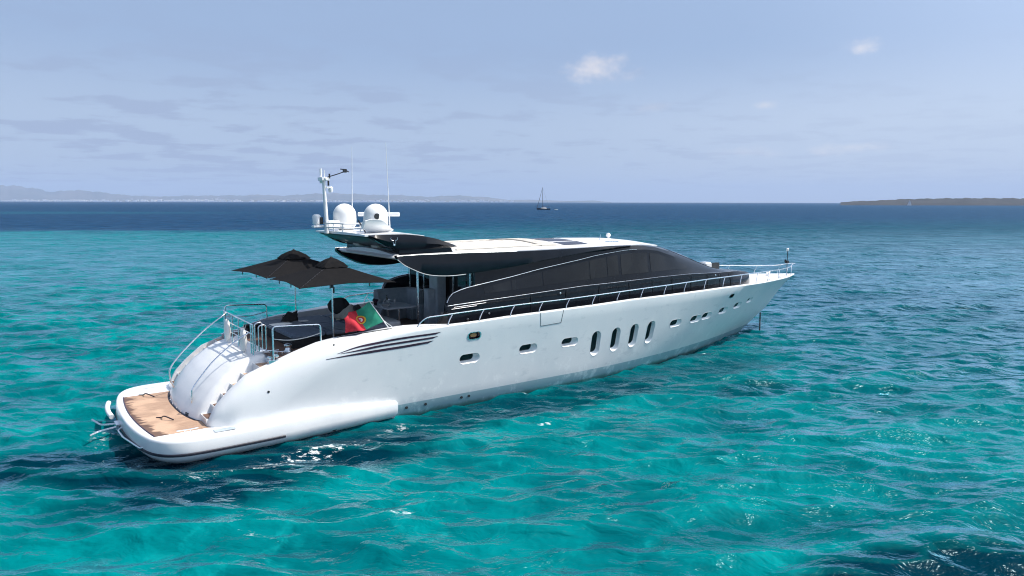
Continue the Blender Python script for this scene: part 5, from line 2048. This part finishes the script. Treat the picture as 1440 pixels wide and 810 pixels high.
gx, gy = ground(764, 295.0)
SC = gy / 690.0
sb = world_thing('sailing_yacht', 'dark hulled sailing boat with furled sails anchored near the horizon', 'sailing boat', (gx, gy, 0), R(200))
L_ = 13.5 * SC
g = G()
rings = []
for k in range(13):
    t = k / 12
    x = lerp(-0.5, 0.5, t) * L_
    bw = 1.9 * SC * (1 - max(0, (t - 0.35) / 0.65) ** 2.2) * (0.78 + 0.22 * min(1, t / 0.35))
    bw = max(0.03, bw)
    zt = (1.25 + 0.5 * t * t) * SC
    rings.append([(x, -bw * 0.75, -0.3), (x, -bw, 0.5 * SC), (x, -bw, zt), (x, bw, zt), (x, bw, 0.5 * SC), (x, bw * 0.75, -0.3)])
g.loft(rings)
build('hull', g, 'navyhull', sb, smooth=40)
g = G()
g.loft([[(x * SC, -1.2 * SC * w_, 1.2 * SC), (x * SC, -0.95 * SC * w_, h * SC), (x * SC, 0.95 * SC * w_, h * SC), (x * SC, 1.2 * SC * w_, 1.2 * SC)] for x, h, w_ in ((-3.2, 1.7, 1), (-1.5, 2.05, 1), (1.0, 2.0, 0.9), (2.8, 1.6, 0.6))])
build('coachroof', g, 'white', sb, smooth=40)
g = G()
g.tube([(0.9 * SC, 0, 1.5 * SC), (0.9 * SC, 0, 21.5 * SC)], 0.16 * SC, 8, 0.11 * SC)
for z in (8.5, 14.5):
    g.tube([(0.9 * SC, -1.3 * SC, z * SC), (0.9 * SC, 1.3 * SC, z * SC)], 0.06 * SC, 6)
build('mast', g, 'rubber', sb)
g = G()
g.tube([(6.6 * SC, 0, 1.9 * SC), (4.6 * SC, 0, 8.0 * SC), (0.95 * SC, 0, 21 * SC)], 0.34 * SC, 8, 0.10 * SC)
build('furled_jib', g, 'sailcloth', sb)
g = G()
g.tube([(0.8 * SC, 0, 2.8 * SC), (-4.6 * SC, 0, 2.7 * SC)], 0.34 * SC, 8, 0.2 * SC)
build('boom', g, 'sailcloth', sb)
g = G()
for y in (-1.5, 1.5):
    g.tube([(0.7 * SC, y * SC, 1.4 * SC), (0.9 * SC, 0, 21 * SC)], 0.035 * SC, 4)
g.tube([(-6.5 * SC, 0, 1.3 * SC), (0.9 * SC, 0, 21.2 * SC)], 0.035 * SC, 4)
build('rigging', g, 'rubber', sb)
g = G()
g.box(-6.2 * SC, -4.4 * SC, -1.3 * SC, 1.3 * SC, 2.9 * SC, 3.1 * SC)
build('bimini', g, 'sailcloth', sb, bevel=0.05)
gx2, gy2 = ground(782, 295.4)
dg_ = world_thing('dinghy', 'tiny pale dinghy floating astern of the distant dark sailing boat', 'dinghy', (gx2, gy2, 0), R(200))
g = G()
g.tube(rnd_path([(-1.6 * SC, -0.7 * SC, 0.3 * SC), (0.9 * SC, -0.7 * SC, 0.32 * SC), (1.9 * SC, 0, 0.45 * SC), (0.9 * SC, 0.7 * SC, 0.32 * SC), (-1.6 * SC, 0.7 * SC, 0.3 * SC)], 0.5 * SC), 0.28 * SC, 8)
build('inflatable_tube', g, 'greyseat', dg_)
g = G()
g.box(-1.5 * SC, 1.0 * SC, -0.5 * SC, 0.5 * SC, 0.05 * SC, 0.25 * SC)
build('floor_board', g, 'paleseat', dg_, bevel=0.02)


def small_sail(px, py, hgt, rz, label):
    Y = 1750.0
    a = ray(px, py)
    X = a[0] / a[1] * Y
    o = world_thing('sailing_dinghy', label, 'sailing boat', (X, Y, 0), rz)
    g = G()
    g.loft([[(x, -b, -0.2), (x, -b * 1.15, 1.0), (x, b * 1.15, 1.0), (x, b, -0.2)] for x, b in ((-4.5, 0.9), (0, 1.5), (3, 1.0), (5, 0.05))])
    build('hull', g, 'white', o, smooth=40)
    g = G()
    g.tube([(0.4, 0, 1), (0.4, 0, hgt)], 0.12, 6)
    build('mast', g, 'chrome', o)
    g = G()
    g.loft([[(0.3, -0.03, 1.8), (0.3, 0.03, 1.8), (-4.6, 0.5, 1.9), (-4.6, 0.44, 1.9)], [(0.35, -0.03, hgt * 0.6), (0.35, 0.03, hgt * 0.6), (-2.4, 0.6, hgt * 0.6), (-2.4, 0.54, hgt * 0.6)], [(0.38, -0.03, hgt), (0.38, 0.03, hgt), (0.1, 0.1, hgt), (0.1, 0.04, hgt)]])
    build('mainsail', g, 'flagwhite', o, smooth=50)
    g = G()
    g.loft([[(0.7, 0, 2), (0.7, 0.06, 2), (4.7, 0.3, 1.2), (4.7, 0.24, 1.2)], [(0.5, 0, hgt * 0.85), (0.5, 0.06, hgt * 0.85), (0.62, 0.06, hgt * 0.85), (0.62, 0, hgt * 0.85)]])
    build('jib', g, 'flagwhite', o, smooth=50)
    return o


small_sail(1279, 285, 14.0, R(150), 'tiny white sailing boat in front of the low scrubby island')

# ================================================================== AIR
hz = G()
hz.box(-21000, 21000, -60, 19500, -1.6, 460)
hm = bpy.data.materials.new('sea_air')
hm.use_nodes = True
ht = NT(hm.node_tree)
ht.n.clear()
pv = ht.n.new('ShaderNodeVolumePrincipled')
pv.inputs['Color'].default_value = (0.54, 0.70, 1.0, 1)
pv.inputs['Density'].default_value = HAZE
pv.inputs['Anisotropy'].default_value = 0.0
ov = ht.n.new('ShaderNodeOutputMaterial')
ht.l.new(pv.outputs[0], ov.inputs['Volume'])
hzo = build('haze', hz, hm, None, smooth=0, local=False)
tag(hzo, 'pale summer haze over the sea towards the far coast', 'haze', kind='stuff')
